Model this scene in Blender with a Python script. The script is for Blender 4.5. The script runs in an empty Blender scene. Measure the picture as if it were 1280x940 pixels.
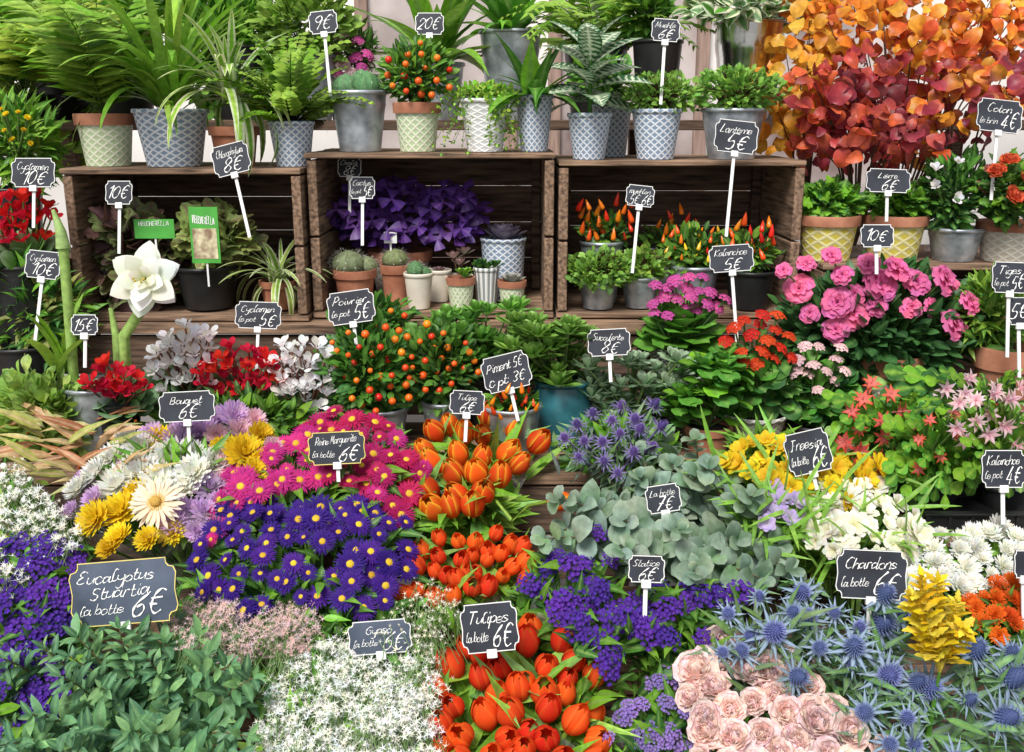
import bpy, math, random
import numpy as np
from mathutils import Vector, Matrix, Quaternion, Euler
R=random.Random(11); U=R.uniform; PI=math.pi; sin=math.sin; cos=math.cos
sc=bpy.context.scene; COL=sc.collection
F=1229.; A=math.radians(14.6)
CAM=Vector((0,-2.1,1.6)); FW=Vector((0,cos(A),-sin(A))); UPV=Vector((0,sin(A),cos(A)))
Z0,K=1.17,.40
def ray(px,py): return FW+Vector((1,0,0))*((px-640)/F)+UPV*((470-py)/F)
def P(px,py,Y):
    d=ray(px,py); return CAM+d*((Y-CAM.y)/d.y)
def S(px,py,l=0):      # the sloping display surface
    d=ray(px,py); return CAM+d*((Z0+l+K*CAM.y-CAM.z)/(d.z-K*d.y))
def mpp(p): return (p-CAM).dot(FW)/F
SH=[(-.03,1.18),(-.37,.965),(-.71,.74),(-9,.50)]
def shelfz(Y):
    for y,z in SH:
        if Y>y: return z
# ---------------------------------------------------------------- materials
def nm(name):
    m=bpy.data.materials.new(name); m.use_nodes=True; nt=m.node_tree
    return m,nt,nt.nodes['Principled BSDF']
def nd(nt,t,**k):
    n=nt.nodes.new(t)
    for a,b in k.items(): setattr(n,a,b)
    return n
def mathn(nt,op,a,b=None):
    n=nt.nodes.new('ShaderNodeMath'); n.operation=op
    for i,v in enumerate((a,b)):
        if v is None: continue
        if hasattr(v,'is_linked'): nt.links.new(v,n.inputs[i])
        else: n.inputs[i].default_value=v
    return n.outputs[0]
def noise(nt,scale,vec=None,detail=3,stretch=None):
    tc=nd(nt,'ShaderNodeTexCoord'); v=tc.outputs['Object']
    if stretch:
        mp=nd(nt,'ShaderNodeMapping'); mp.inputs['Scale'].default_value=stretch; nt.links.new(v,mp.inputs[0]); v=mp.outputs[0]
    n=nd(nt,'ShaderNodeTexNoise'); n.inputs['Scale'].default_value=scale; n.inputs['Detail'].default_value=detail
    nt.links.new(v,n.inputs['Vector']); return n.outputs[0]
def ramp(nt,fac,stops):
    r=nd(nt,'ShaderNodeValToRGB'); e=r.color_ramp.elements
    while len(e)<len(stops): e.new(.5)
    for i,(p,c) in enumerate(stops): e[i].position=p; e[i].color=(*c,1)
    nt.links.new(fac,r.inputs[0]); return r.outputs[0]
def bump(nt,b,h,s=.3,d=.002):
    n=nd(nt,'ShaderNodeBump'); n.inputs['Strength'].default_value=s; n.inputs['Distance'].default_value=d
    nt.links.new(h,n.inputs['Height']); nt.links.new(n.outputs[0],b.inputs['Normal'])
def attr_mat(name,rough,trans,sc_=90,lo=.75,hi=1.2,spec=.4):
    m,nt,b=nm(name)
    a=nd(nt,'ShaderNodeAttribute',attribute_name='Col')
    nz=ramp(nt,noise(nt,sc_),[(.3,(lo,)*3),(.7,(hi,)*3)])
    mx=nd(nt,'ShaderNodeMix',data_type='RGBA',blend_type='MULTIPLY'); mx.inputs[0].default_value=1
    nt.links.new(a.outputs['Color'],mx.inputs[6]); nt.links.new(nz,mx.inputs[7])
    oi=nd(nt,'ShaderNodeObjectInfo'); hs=nd(nt,'ShaderNodeHueSaturation')
    nt.links.new(mathn(nt,'ADD',mathn(nt,'MULTIPLY',oi.outputs['Random'],.26),.87),hs.inputs['Value'])
    nt.links.new(mathn(nt,'ADD',mathn(nt,'MULTIPLY',oi.outputs['Random'],.02),.49),hs.inputs['Hue'])
    nt.links.new(mx.outputs[2],hs.inputs['Color'])
    nt.links.new(hs.outputs[0],b.inputs['Base Color']); b.inputs['Roughness'].default_value=rough
    b.inputs['Specular IOR Level'].default_value=spec
    if trans:
        t=nd(nt,'ShaderNodeBsdfTranslucent'); nt.links.new(hs.outputs[0],t.inputs[0])
        ms=nd(nt,'ShaderNodeMixShader'); ms.inputs[0].default_value=trans
        nt.links.new(b.outputs[0],ms.inputs[1]); nt.links.new(t.outputs[0],ms.inputs[2])
        nt.links.new(ms.outputs[0],nt.nodes['Material Output'].inputs[0])
    return m
LEAF=attr_mat('leaf',.42,.28,spec=.3); PETAL=attr_mat('petal',.65,.4,spec=.2,lo=.9,hi=1.08); WAXY=attr_mat('waxy',.22,0,lo=.9,hi=1.1); MATTE=attr_mat('matte',.75,0)
def plain(name,c,rough=.5,metal=0,var=.25,scale=30,bs=0,stretch=None,c2=None):
    m,nt,b=nm(name); n=noise(nt,scale,stretch=stretch,detail=5)
    lo=tuple(x*(1-var) for x in c); hi=c2 or tuple(min(1,x*(1+var)) for x in c)
    nt.links.new(ramp(nt,n,[(.32,lo),(.68,hi)]),b.inputs['Base Color'])
    b.inputs['Roughness'].default_value=rough; b.inputs['Metallic'].default_value=metal
    if bs: bump(nt,b,n,bs)
    return m
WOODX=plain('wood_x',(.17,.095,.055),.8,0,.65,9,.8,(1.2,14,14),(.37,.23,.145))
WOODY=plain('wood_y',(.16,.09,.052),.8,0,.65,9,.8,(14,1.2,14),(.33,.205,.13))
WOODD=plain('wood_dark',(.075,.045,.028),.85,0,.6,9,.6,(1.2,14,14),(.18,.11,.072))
ZINC=plain('zinc',(.36,.40,.44),.42,.7,.3,35,.15,None,(.60,.65,.70)); SILVER=plain('silver',(.68,.69,.7),.16,1,.1,12)
TERRA=plain('terracotta',(.36,.12,.06),.85,0,.3,18,.25,None,(.50,.22,.13)); BLACK=plain('black_plastic',(.014,.014,.015),.4,0,.3)
TEAL=plain('teal_glaze',(.03,.13,.16),.25,0,.4,20); CREAM=plain('cream_glaze',(.66,.60,.5),.5,0,.1); SOIL=plain('soil',(.03,.02,.013),.95,0,.6,120,.8)
WHITEP=plain('white_plastic',(.75,.75,.74),.4,0,.06); CHALK=plain('chalk',(.84,.84,.82),.9,0,.14,160)
SLATE=plain('slate',(.009,.011,.019),.7,0,.25,14,0,None,(.034,.039,.056)); SLATE_REFL=plain('slate_reflecting',(.03,.045,.075),.5,0,.3,9,0,None,(.11,.14,.20))  # second slate has its reflection painted in as a paler blue-grey colour
PAVE=plain('pavement',(.2,.19,.18),.9,0,.3,20,.3); WALLM=plain('shop_plaster',(.74,.70,.67),.9,0,.12,3); DARKW=plain('shop_timber',(.30,.20,.16),.7,0,.4,5,.2,(10,10,1)); GLASSY=plain('window_glass',(.42,.30,.28),.3,0,.5,3,0,None,(.68,.60,.58))
CARDG=plain('card_green',(.07,.36,.05),.5,0,.15); CARDP=plain('card_photo',(.5,.32,.2),.5,0,.5,60,0,None,(.75,.7,.45))
GOLDB=plain('gold_edge',(.68,.56,.16),.6,0,.15)
def lattice(name,c1,c2,n=16,m_=70,th=.16,rough=.45):
    m,nt,b=nm(name); tc=nd(nt,'ShaderNodeTexCoord'); sp=nd(nt,'ShaderNodeSeparateXYZ'); nt.links.new(tc.outputs['Object'],sp.inputs[0])
    a=mathn(nt,'MULTIPLY',mathn(nt,'ARCTAN2',sp.outputs[1],sp.outputs[0]),n/(2*PI)); z=mathn(nt,'MULTIPLY',sp.outputs[2],m_)
    f=[]
    for op in ('ADD','SUBTRACT'):
        f.append(mathn(nt,'ABSOLUTE',mathn(nt,'SUBTRACT',mathn(nt,'FRACT',mathn(nt,op,a,z)),.5)))
    l=mathn(nt,'MINIMUM',f[0],f[1])
    nt.links.new(ramp(nt,l,[(th-.04,c2),(th+.04,c1)]),b.inputs['Base Color']); b.inputs['Roughness'].default_value=rough
    inv=mathn(nt,'SUBTRACT',1,mathn(nt,'MINIMUM',l,.25)); bump(nt,b,inv,.6,.006)
    return m
LAT=lattice('lattice_blue',(.22,.29,.40),(.64,.68,.73)); MINT=lattice('lattice_mint',(.44,.55,.33),(.66,.68,.52),14,60); YEL=lattice('lattice_yellow',(.56,.47,.08),(.68,.62,.33),10,45)
RELW=lattice('relief_white',(.60,.62,.62),(.78,.78,.76),10,80,.2); STRW=lattice('stripe_white',(.25,.27,.27),(.74,.74,.72),14,0,.25); PATD=lattice('pattern_dark',(.05,.05,.05),(.45,.45,.43),22,120,.15)
SILL=lattice('lattice_silver',(.35,.34,.31),(.66,.65,.6),18,90,.15,.35); BEIGE=lattice('relief_beige',(.5,.46,.38),(.62,.58,.5),12,60)
def cello():
    m,nt,b=nm('cellophane'); b.inputs['Base Color'].default_value=(.85,.85,.88,1); b.inputs['Roughness'].default_value=.12
    t=nd(nt,'ShaderNodeBsdfTransparent'); ms=nd(nt,'ShaderNodeMixShader')
    nt.links.new(ramp(nt,noise(nt,25,detail=5),[(.45,(.04,)*3),(.75,(.4,)*3)]),ms.inputs[0])
    nt.links.new(t.outputs[0],ms.inputs[1]); nt.links.new(b.outputs[0],ms.inputs[2]); nt.links.new(ms.outputs[0],nt.nodes['Material Output'].inputs[0])
    bump(nt,b,noise(nt,30),.8,.01); return m
CELLO=cello()
# ---------------------------------------------------------------- mesh builder
def gridf(nv,nu):
    return np.array([(i*(nu+1)+j,i*(nu+1)+j+1,(i+1)*(nu+1)+j+1,(i+1)*(nu+1)+j) for i in range(nv) for j in range(nu)],dtype=np.int64)
def nrm(v):
    l=math.sqrt(v[0]**2+v[1]**2+v[2]**2) or 1; return (v[0]/l,v[1]/l,v[2]/l)
def crs(a,b): return (a[1]*b[2]-a[2]*b[1],a[2]*b[0]-a[0]*b[2],a[0]*b[1]-a[1]*b[0])
class B:
    def __init__(s,o=(0,0,0)): s.V=[];s.F=[];s.C=[];s.n=0;s.o=np.array(o,dtype=float)
    def raw(s,V,Fc,C):
        V=np.asarray(V,dtype=float); s.V.append(V); s.F.append(np.asarray(Fc,dtype=np.int64)+s.n)
        C=np.asarray(C,dtype=float)
        if C.ndim==1: C=np.tile(C,(len(V),1))
        s.C.append(C); s.n+=len(V)
    def add(s,T,pos,d,up=(0,0,1),sz=1,c1=(.1,.2,.05),c2=None,sx=1):
        y=nrm(d); x=crs(y,up)
        if x[0]**2+x[1]**2+x[2]**2<1e-4: x=crs(y,(.3,1,.2))
        x=nrm(x); z=crs(x,y)
        M=np.array([[a*sx for a in x],y,z])*sz
        V=T[0]@M+np.array(pos)
        c1=np.array(c1); c2=c1 if c2 is None else np.array(c2); w=T[2][:,None]
        s.raw(V,T[1],c1*(1-w)+c2*w)
    def tube(s,pts,r0,r1,c,k=5):
        n=len(pts); pts=[np.array(p,dtype=float) for p in pts]; V=[]
        for i,p in enumerate(pts):
            d=pts[min(i+1,n-1)]-pts[max(i-1,0)]; d=nrm(d); x=nrm(crs(d,(.37,.91,.17))); z=crs(x,d); r=r0+(r1-r0)*i/max(1,n-1)
            for j in range(k+1):
                a=2*PI*j/k; V.append(p+r*(cos(a)*np.array(x)+sin(a)*np.array(z)))
        s.raw(V,gridf(n-1,k),c)
    def lathe(s,prof,c,k=28,o=(0,0,0)):
        V=[]
        for r,z in prof:
            for j in range(k+1):
                a=2*PI*j/k; V.append((o[0]+r*cos(a),o[1]+r*sin(a),o[2]+z))
        s.raw(V,gridf(len(prof)-1,k),c)
    def box(s,a,b,c=(.2,.2,.2)):
        x0,y0,z0=a;x1,y1,z1=b
        V=[(x0,y0,z0),(x1,y0,z0),(x1,y1,z0),(x0,y1,z0),(x0,y0,z1),(x1,y0,z1),(x1,y1,z1),(x0,y1,z1)]
        s.raw(V,[(0,3,2,1),(4,5,6,7),(0,1,5,4),(1,2,6,5),(2,3,7,6),(3,0,4,7)],c)
    def ball(s,c0,r,c,k=8,n=6,sq=1):
        s.lathe([(max(.002*r,r*sin(PI*i/n)),-r*sq*cos(PI*i/n)) for i in range(n+1)],c,k,c0)
    def mesh(s,name,mat,smooth=True):
        V=np.concatenate(s.V)-s.o; Fc=np.concatenate(s.F); C=np.concatenate(s.C); me=bpy.data.meshes.new(name)
        me.vertices.add(len(V)); me.vertices.foreach_set('co',V.ravel())
        me.loops.add(Fc.size); me.loops.foreach_set('vertex_index',Fc.ravel().astype(np.int32))
        me.polygons.add(len(Fc)); me.polygons.foreach_set('loop_start',(np.arange(len(Fc))*4).astype(np.int32))
        me.polygons.foreach_set('use_smooth',np.full(len(Fc),smooth)); me.update(calc_edges=True)
        ca=me.color_attributes.new('Col','FLOAT_COLOR','POINT'); ca.data.foreach_set('color',np.concatenate([C,np.ones((len(C),1))],1).astype(np.float32).ravel())
        me.materials.append(mat); return me
    def build(s,name,mat,parent=None,smooth=True,bev=0):
        if not s.V: return None
        o=bpy.data.objects.new(name,s.mesh(name,mat,smooth)); COL.objects.link(o)
        if parent: o.parent=parent
        if bev:
            m=o.modifiers.new('b','BEVEL'); m.width=bev; m.segments=2; m.limit_method='ANGLE'
        return o
def tag(o,label,cat,group=None,kind=None):
    if label: o['label']=label
    if cat: o['category']=cat
    if group: o['group']=group
    if kind: o['kind']=kind
    return o
def thing(name,label,cat,loc,group=None):
    o=bpy.data.objects.new(name,None); COL.objects.link(o); o.location=loc; o.empty_display_size=.02
    return tag(o,label,cat,group)
def inst(name,me,root,pos,n,s,roll=None,sub=()):
    o=bpy.data.objects.new(name,me); COL.objects.link(o); o.parent=root
    q=Vector(n).to_track_quat('Z','Y')@Quaternion((0,0,1),U(0,6.28) if roll is None else roll)
    o.matrix_basis=Matrix.LocRotScale(Vector(pos)-root.location,q,Vector((s,s,s)))
    for sn,sm in sub:
        c=bpy.data.objects.new(sn,sm); COL.objects.link(c); c.parent=o
    return o
def jit(c,a=.25):
    k=U(1-a,1+a); return (c[0]*k*U(.9,1.1),c[1]*k,c[2]*k*U(.85,1.15))
def rdir():
    z=U(-1,1); a=U(0,6.283); r=math.sqrt(1-z*z); return Vector((r*cos(a),r*sin(a),z))
# ---------------------------------------------------------------- leaf templates
def prof(kind,v):
    if kind=='oval': return sin(PI*v**.85)**.8 if 0<v<1 else 0
    if kind=='lance': return sin(PI*v**.6)**1.2 if 0<v<1 else 0
    if kind=='strap': return min(1,.55+v*3)*(1-v**5)
    if kind=='round': return math.sqrt(max(0,1-(2*v-1)**2))
    if kind=='obov': return sin(PI*v**1.7)**.75 if 0<v<1 else (.12 if v==0 else 0)
    if kind=='petal': return min(1,.25+v*1.6)*math.sqrt(max(0,1-v**7))
    if kind=='tri': return .08+v if v<.95 else .9
    if kind=='lobe': return (sin(PI*v**.85)**.8 if 0<v<1 else 0)*(1+.28*sin(v*22))
def leafT(W=.5,kind='oval',nl=7,nx=2,fold=.15,droop=.3,wm='mid',wave=0,cup=0):
    V=[];w=[]
    for i in range(nl+1):
        v=i/nl; hw=W/2*max(.02,prof(kind,v)); d=droop if abs(droop)>1e-3 else 1e-3
        yc=sin(d*v)/d; zc=-(1-cos(d*v))/d
        for j in range(-nx,nx+1):
            u=j/nx; x=u*hw
            z=zc+fold*abs(x)+cup*x*x/max(W,.01)+wave*sin(v*10+u*2.5)*W*(abs(u)*v)
            V.append((x,yc,z)); a=abs(u)
            w.append({'mid':.8 if j==0 else 0,'edge':1 if a>.9 else 0,'edge2':1 if a>.6 else 0,'cen':1-a,'tip':v**1.5,'base':(1-v)**1.5,'none':0,
                      'zeb':(1 if ((v*10+a*.9)%1)<.36 and a<.95 else 0)or(1 if j==0 else 0)}[wm])
    return np.array(V),gridf(nl,2*nx),np.array(w,dtype=float)
OV=leafT(); LAN=leafT(.27,'lance',droop=.5); RND=leafT(.92,'round',droop=.3,fold=.12,wm='tip'); OBO=leafT(.55,'obov',fold=.3,droop=.15,wm='tip'); OVN=leafT(.36,'oval',6,2,.2,.4)
EUC=[leafT(.92,'round',droop=.3,fold=.12,wm='tip'),leafT(.85,'round',droop=.8,fold=.25,wm='tip',wave=.05),leafT(.75,'oval',droop=.5,fold=.2,wm='tip')]
SUC=leafT(.5,'obov',fold=.35,droop=-.5,wm='tip'); TINY=leafT(.7,'oval',nl=3,nx=1); LOB=leafT(.8,'lobe',nl=12,nx=2,fold=.15,droop=.5); TRI=leafT(1.1,'tri',nl=3,nx=2,droop=.3,fold=.15)
STR=[leafT(.055,'strap',12,1,.3,d) for d in (.4,.9,1.5,2.2)]; STRV=[leafT(.08,'strap',14,3,.3,d,'edge2') for d in (.9,1.5,2.2,2.8)]
ZEB=leafT(.42,'oval',32,4,.2,.7,'zeb'); VAR=leafT(.6,'oval',7,3,.15,.5,'edge2'); KAL=leafT(.75,'obov',7,2,.2,.4,'mid',.1); BEE=[leafT(.70,'oval',8,2,.2,.7,'tip',.12),leafT(.85,'round',8,2,.25,1.0,'tip',.14),leafT(.6,'oval',8,2,.4,1.2,'tip',.1)]
PSTR=leafT(.17,'strap',4,1,.2,.35,'base'); PMUM=leafT(.22,'petal',5,1,-.3,-.5,'base'); PRUF=leafT(.95,'petal',7,4,.05,.5,'base',.2); PPT=leafT(.72,'oval',8,2,-.12,.5,'base'); PCUP=leafT(1.15,'petal',6,3,.0,-.75,'base',.12,.5)
PFUN=leafT(.6,'obov',6,2,-.1,.9,'base'); PCYC=leafT(.62,'obov',7,2,.1,.35,'base',.1); SPK=leafT(.22,'lance',2,1,.1,0,'tip'); BRA=leafT(.14,'lance',7,1,.4,.25,'mid'); PSCH=leafT(.36,'lance',6,1,-.1,1.1,'base')
# ---------------------------------------------------------------- flower meshes
def ring(b,n,r0,z,T,el,s,c1,c2=None,off=0,j=.08,sx=1):
    for k in range(n):
        a=2*PI*(k+off)/n+U(-j,j); e=el+U(-j,j); ca,sa=cos(a),sin(a)
        b.add(T,(r0*ca,r0*sa,z),(ca*cos(e),sa*cos(e),sin(e)),(-ca*sin(e),-sa*sin(e),cos(e)),s*U(.92,1.06),jit(c1,.1),c2,sx)
def mk(fn,name,mat,n=3): 
    out=[]
    for i in range(n):
        b=B(); fn(b); out.append(b.mesh(name,mat))
    return out
def f_aster(c1,c2):
    def f(b): ring(b,30,.12,0,PSTR,.22,.88,c1,c2); ring(b,28,.1,.03,PSTR,.45,.74,c1,c2,.5); ring(b,22,.1,.05,PSTR,.7,.5,c1,c2,.2)
    return f
def f_disc(c,c2,r=.3,z0=0):
    def f(b):
        b.lathe([(r,0),(r*.95,.08),(r*.7,.15),(r*.35,.17),(.01,.165)],c,14,(0,0,z0))
        for i in range(40):
            q=i*2.4; rr=r*.95*math.sqrt((i+.5)/40); b.ball((rr*cos(q),rr*sin(q),z0+.1+.08*(1-rr/r)),r*.11,jit(c2,.2),5,4)
    return f
def f_mum(c1,c2):
    def f(b):
        for n,e,s,z in ((22,.05,1,0),(22,.3,.95,.03),(20,.6,.82,.06),(16,.9,.66,.08),(12,1.15,.5,.1),(6,1.4,.4,.1)): ring(b,n,.06,z,PMUM,e,s,c1,c2,U(0,1),.12)
    return f
PGER=leafT(.17,'petal',5,1,.2,.25,'base')
def f_ger(c1,c2):
    def f(b): ring(b,24,.15,0,PGER,.1,.88,c1,c2); ring(b,22,.12,.03,PGER,.25,.75,c1,c2,.5); ring(b,26,.14,.08,PSTR,.35,.22,(.75,.55,.2))
    return f
def f_tulip(c1,c2,op=0.,mode=0):
    def f(b):
        nv,nu=10,8
        for k in range(6):
            o=k%2; a0=k*PI/3+U(-.06,.06); sc_=1 if o else .92; V=[];C=[]; opn=op+U(-.03,.03); tip=U(.95,1.04); cc=np.array(jit(c1,.15))
            for i in range(nv+1):
                v=i/nv; r=(.36*sin(PI*min(1,v*.84+.08))**.7+opn*v*v)*sc_; hw=math.radians(48)*max(.06,(1-v**5))**.5*(.55+.45*min(1,v*3))
                for j in range(nu+1):
                    u=j/nu*2-1; aa=a0+u*hw; rr=r*(1+.06*o*(1-u*u))
                    V.append((rr*cos(aa),rr*sin(aa),v*tip*(.98-.03*abs(u))))
                    w=min(1,abs(u)**5*.95*min(1,v*2)+max(0,v-.86)*2.5) if mode else min(1,abs(u)**3*.4+max(0,.18-v)*3)
                    C.append(cc*(1-w)+np.array(c2)*w)
            b.raw(V,gridf(nv,nu),C)
    return f
def f_rose(c1,c2,T=PCUP):
    def f(b):
        for n,e,s,z in ((7,.15,.98,0),(7,.5,.92,.03),(6,.8,.82,.06),(6,1.05,.70,.1),(5,1.25,.58,.14),(4,1.4,.46,.18)): ring(b,n,.06,z,T,e,s*.9,c1,c2,U(0,1),.22)
    return f
def f_azal(c1,c2):
    def f(b):
        for n,e,s in ((6,.05,1),(6,.35,.85),(5,.8,.55),(4,1.2,.32)): ring(b,n,.05,0,PRUF,e,s*.95,c1,c2,U(0,1),.2)
    return f
def f_amar(c1,c2):
    def f(b):
        for n,e,s in ((6,.1,1),(6,.4,.92),(5,.8,.72),(4,1.1,.5)): ring(b,n,.04,0,PPT,e,s,c1,c2,U(0,.6),.1)
        for k in range(6): a=U(0,6.3); b.tube([(0,0,.1),(.15*cos(a),.15*sin(a),.5)],.012,.012,(.75,.75,.4)); b.ball((.15*cos(a),.15*sin(a),.5),.035,(.7,.5,.08),6,4)
    return f
def f_cyc(c1,c2):
    def f(b): ring(b,5,.08,0,PCYC,1.0,1,c1,c2,U(0,1),.25)
    return f
def f_fun(c1,c2,T=PFUN):
    def f(b): ring(b,6,.04,0,T,.95,1,c1,c2,0,.12); ring(b,6,.03,.02,T,1.15,.85,c1,c2,.5,.12)
    return f
def f_sch(c1,c2):
    def f(b): ring(b,6,.04,.35,PSCH,.85,.8,c1,c2,0,.15); ring(b,6,.05,0,PSCH,.75,.75,c1,c2,.5,.15); b.tube([(0,0,-.3),(0,0,.2),(0,0,.95)],.07,.02,c2,6)
    return f
def f_clus(c1,c2,n=26,dome=.75,fs=.26):
    def f(b):
        for i in range(n):
            q=i*2.4; rr=math.sqrt((i+.5)/n); nn=nrm((rr*cos(q)*.8,rr*sin(q)*.8,1)); p=(rr*cos(q)*.85,rr*sin(q)*.85,dome*(1-rr*rr)*.6+U(-.06,.06))
            x=nrm(crs(nn,(.3,.9,.1))); y=crs(nn,x); cc=jit(c1,.18)
            for k in range(5):
                a=k*1.2566+q; d=[x[t]*cos(a)+y[t]*sin(a)+nn[t]*.25 for t in range(3)]
                b.add(TINY,p,d,nn,fs*U(.85,1.1),cc,c2)
            b.tube([(p[0]*.3,p[1]*.3,-.5),p],.02,.02,(.1,.18,.05),3)
    return f
TST=leafT(.9,'petal',2,1,.2,.5,'base')
def f_stat(c1,c2):
    def f(b):
        for i in range(34):
            q=i*2.4; rr=math.sqrt((i+.5)/34)*U(.85,1.15); p=(rr*cos(q),rr*sin(q)*.8,.4*(1-rr*rr)+U(-.2,.2)); nn=nrm((p[0]*.6,p[1]*.6,1)); cc=jit(c1,.35)
            x=nrm(crs(nn,(.3,.9,.1))); y=crs(nn,x)
            for k in range(5):
                a=k*1.2566+q; d=[x[t]*cos(a)+y[t]*sin(a)+nn[t]*.9 for t in range(3)]
                b.add(TST,p,d,nn,U(.18,.26),cc,c2)
            if i%3==0: b.tube([(0,0,-.8),(p[0]*.6,p[1]*.6,-.3),p],.03,.02,(.1,.2,.05),3)
    return f
def f_thead(c1,c2,c0):
    def f(b):
        b.lathe([(.01,-.1),(.3,-.05),(.42,.25),(.38,.6),(.22,.9),(.02,1.0)],c0,12)
        for i in range(150):
            t=(i+.5)/150; r=.42*sin(PI*(t*.8+.12)); q=i*2.4; b.add(SPK,(r*.9*cos(q),r*.9*sin(q),t),(cos(q),sin(q),(t-.35)*1.6),(0,0,1),.27,jit(c1,.2),c2)
    return f
def f_brac(c1,c2):
    def f(b):
        ring(b,11,.25,0,BRA,.2,1.35,c1,c2,0,.2,1.2); ring(b,8,.2,-.03,BRA,-.15,1.0,(.09,.17,.14),(.24,.33,.31),0,.25)
        for k in range(16):
            a=U(0,6.28); r=U(.6,1.1); b.add(SPK,(r*cos(a),r*sin(a),r*.2),(cos(a+.6),sin(a+.6),.3),(0,0,1),.34,c1,c2)
    return f
YD=(.62,.40,.02)
AST_M=mk(f_aster((.60,.02,.24),(.70,.12,.38)),'aster_magenta',PETAL); AST_C=mk(f_aster((.48,.01,.12),(.60,.06,.20)),'aster_crimson',PETAL); AST_P=mk(f_aster((.058,.014,.25),(.115,.045,.36)),'aster_purple',PETAL)
DISC=mk(f_disc(YD,(.74,.48,.03),.24,.05),'disc_yellow',MATTE,1)[0]; DISCO=mk(f_disc((.45,.26,.05),(.55,.32,.06),.2,.1),'disc_gold',MATTE,1)[0]
MUM_W=mk(f_mum((.88,.88,.84),(.82,.82,.66)),'mum_white',PETAL); MUM_L=mk(f_mum((.60,.40,.66),(.70,.58,.72)),'mum_lilac',PETAL); MUM_Y=mk(f_mum((.86,.66,.03),(.74,.50,.02)),'mum_yellow',PETAL); MUM_O=mk(f_mum((.80,.15,.02),(.75,.27,.03)),'mum_orange',PETAL); MUM_K=mk(f_mum((.86,.56,.66),(.88,.72,.68)),'mum_pink',PETAL,2)
GER=mk(f_ger((.88,.76,.60),(.87,.60,.45)),'gerbera_cream',PETAL,1)
TUL_Y=mk(f_tulip((.78,.095,.01),(.90,.58,.04),.0,1),'tulip_bicolour',PETAL,4); TUL_R=mk(f_tulip((.80,.075,.013),(.86,.26,.04),.0),'tulip_red',PETAL,4); TUL_O=mk(f_tulip((.80,.09,.015),(.86,.27,.05),.05),'tulip_open',PETAL,4)
ROSE_P=mk(f_rose((.95,.74,.71),(.95,.82,.76)),'rose_pink',PETAL,4); RANU=mk(f_rose((.78,.15,.07),(.82,.32,.12)),'ranunculus',PETAL,2); ROSE_K=mk(f_rose((.78,.27,.30),(.82,.5,.5)),'rose_small',PETAL,2)
AZA=mk(f_azal((.86,.22,.45),(.64,.05,.24)),'azalea',PETAL,4); AMA=mk(f_amar((.90,.89,.84),(.76,.80,.52)),'amaryllis',PETAL,1)
CYC_W=mk(f_cyc((.94,.93,.92),(.93,.88,.89)),'cyclamen_white',PETAL,4); CYC_R=mk(f_cyc((.68,.016,.035),(.5,.01,.03)),'cyclamen_red',PETAL,4)
FRE_Y=mk(f_fun((.86,.66,.03),(.84,.48,.02)),'freesia_yellow',PETAL,4); FRE_W=mk(f_fun((.90,.88,.80),(.77,.74,.40)),'freesia_white',PETAL,4); FRE_L=mk(f_fun((.52,.40,.70),(.74,.68,.74)),'freesia_lilac',PETAL,2)
SCH_R=mk(f_sch((.80,.08,.04),(.80,.27,.27)),'cactus_flower_red',PETAL,3); SCH_P=mk(f_sch((.90,.70,.72),(.84,.44,.54)),'cactus_flower_pale',PETAL,3)
KAL_R=mk(f_clus((.68,.025,.015),(.72,.11,.02)),'kalanchoe_red',PETAL); KAL_K=mk(f_clus((.66,.06,.35),(.7,.18,.44)),'kalanchoe_pink',PETAL); KAL_P=mk(f_clus((.86,.52,.54),(.88,.70,.70)),'kalanchoe_pale',PETAL)
STA_P=mk(f_stat((.075,.018,.31),(.155,.06,.43)),'statice_purple',PETAL,4); STA_L=mk(f_stat((.27,.15,.54),(.42,.32,.62)),'statice_lavender',PETAL,3)
THH=mk(f_thead((.08,.10,.31),(.23,.28,.46),(.05,.07,.20)),'thistle_head',MATTE,2); THB=mk(f_brac((.11,.17,.26),(.31,.39,.47)),'thistle_bracts',MATTE,3)
THV=mk(f_thead((.10,.05,.26),(.24,.16,.40),(.06,.03,.16)),'violet_thistle_head',MATTE,2); THVB=mk(f_brac((.09,.07,.20),(.20,.17,.33)),'violet_thistle_bracts',MATTE,2)
def f_ball(c): return lambda b: b.ball((0,0,0),1,c,12,8)
BER_O=[mk(f_ball(c),'berry',WAXY,1)[0] for c in ((.76,.10,.01),(.80,.18,.012),(.68,.05,.01))]; BER_W=mk(f_ball((.84,.84,.78)),'snowberry',WAXY,1)
CHI=[]
for c in ((.76,.06,.01),(.80,.2,.01),(.78,.48,.03)):
    b=B(); b.lathe([(.01,-.1),(.3,0),(.34,.3),(.25,.9),(.12,1.3),(.01,1.6)],c,10); CHI.append(b.mesh('chilli',WAXY))
# ---------------------------------------------------------------- greens
G1=(.18,.41,.03); G2=(.09,.265,.03); G3=(.045,.145,.033); GY=(.38,.51,.06); GL=(.29,.50,.065); GD=(.028,.088,.028); BR=(.10,.055,.033)
VEIN=(.24,.40,.10)
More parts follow.
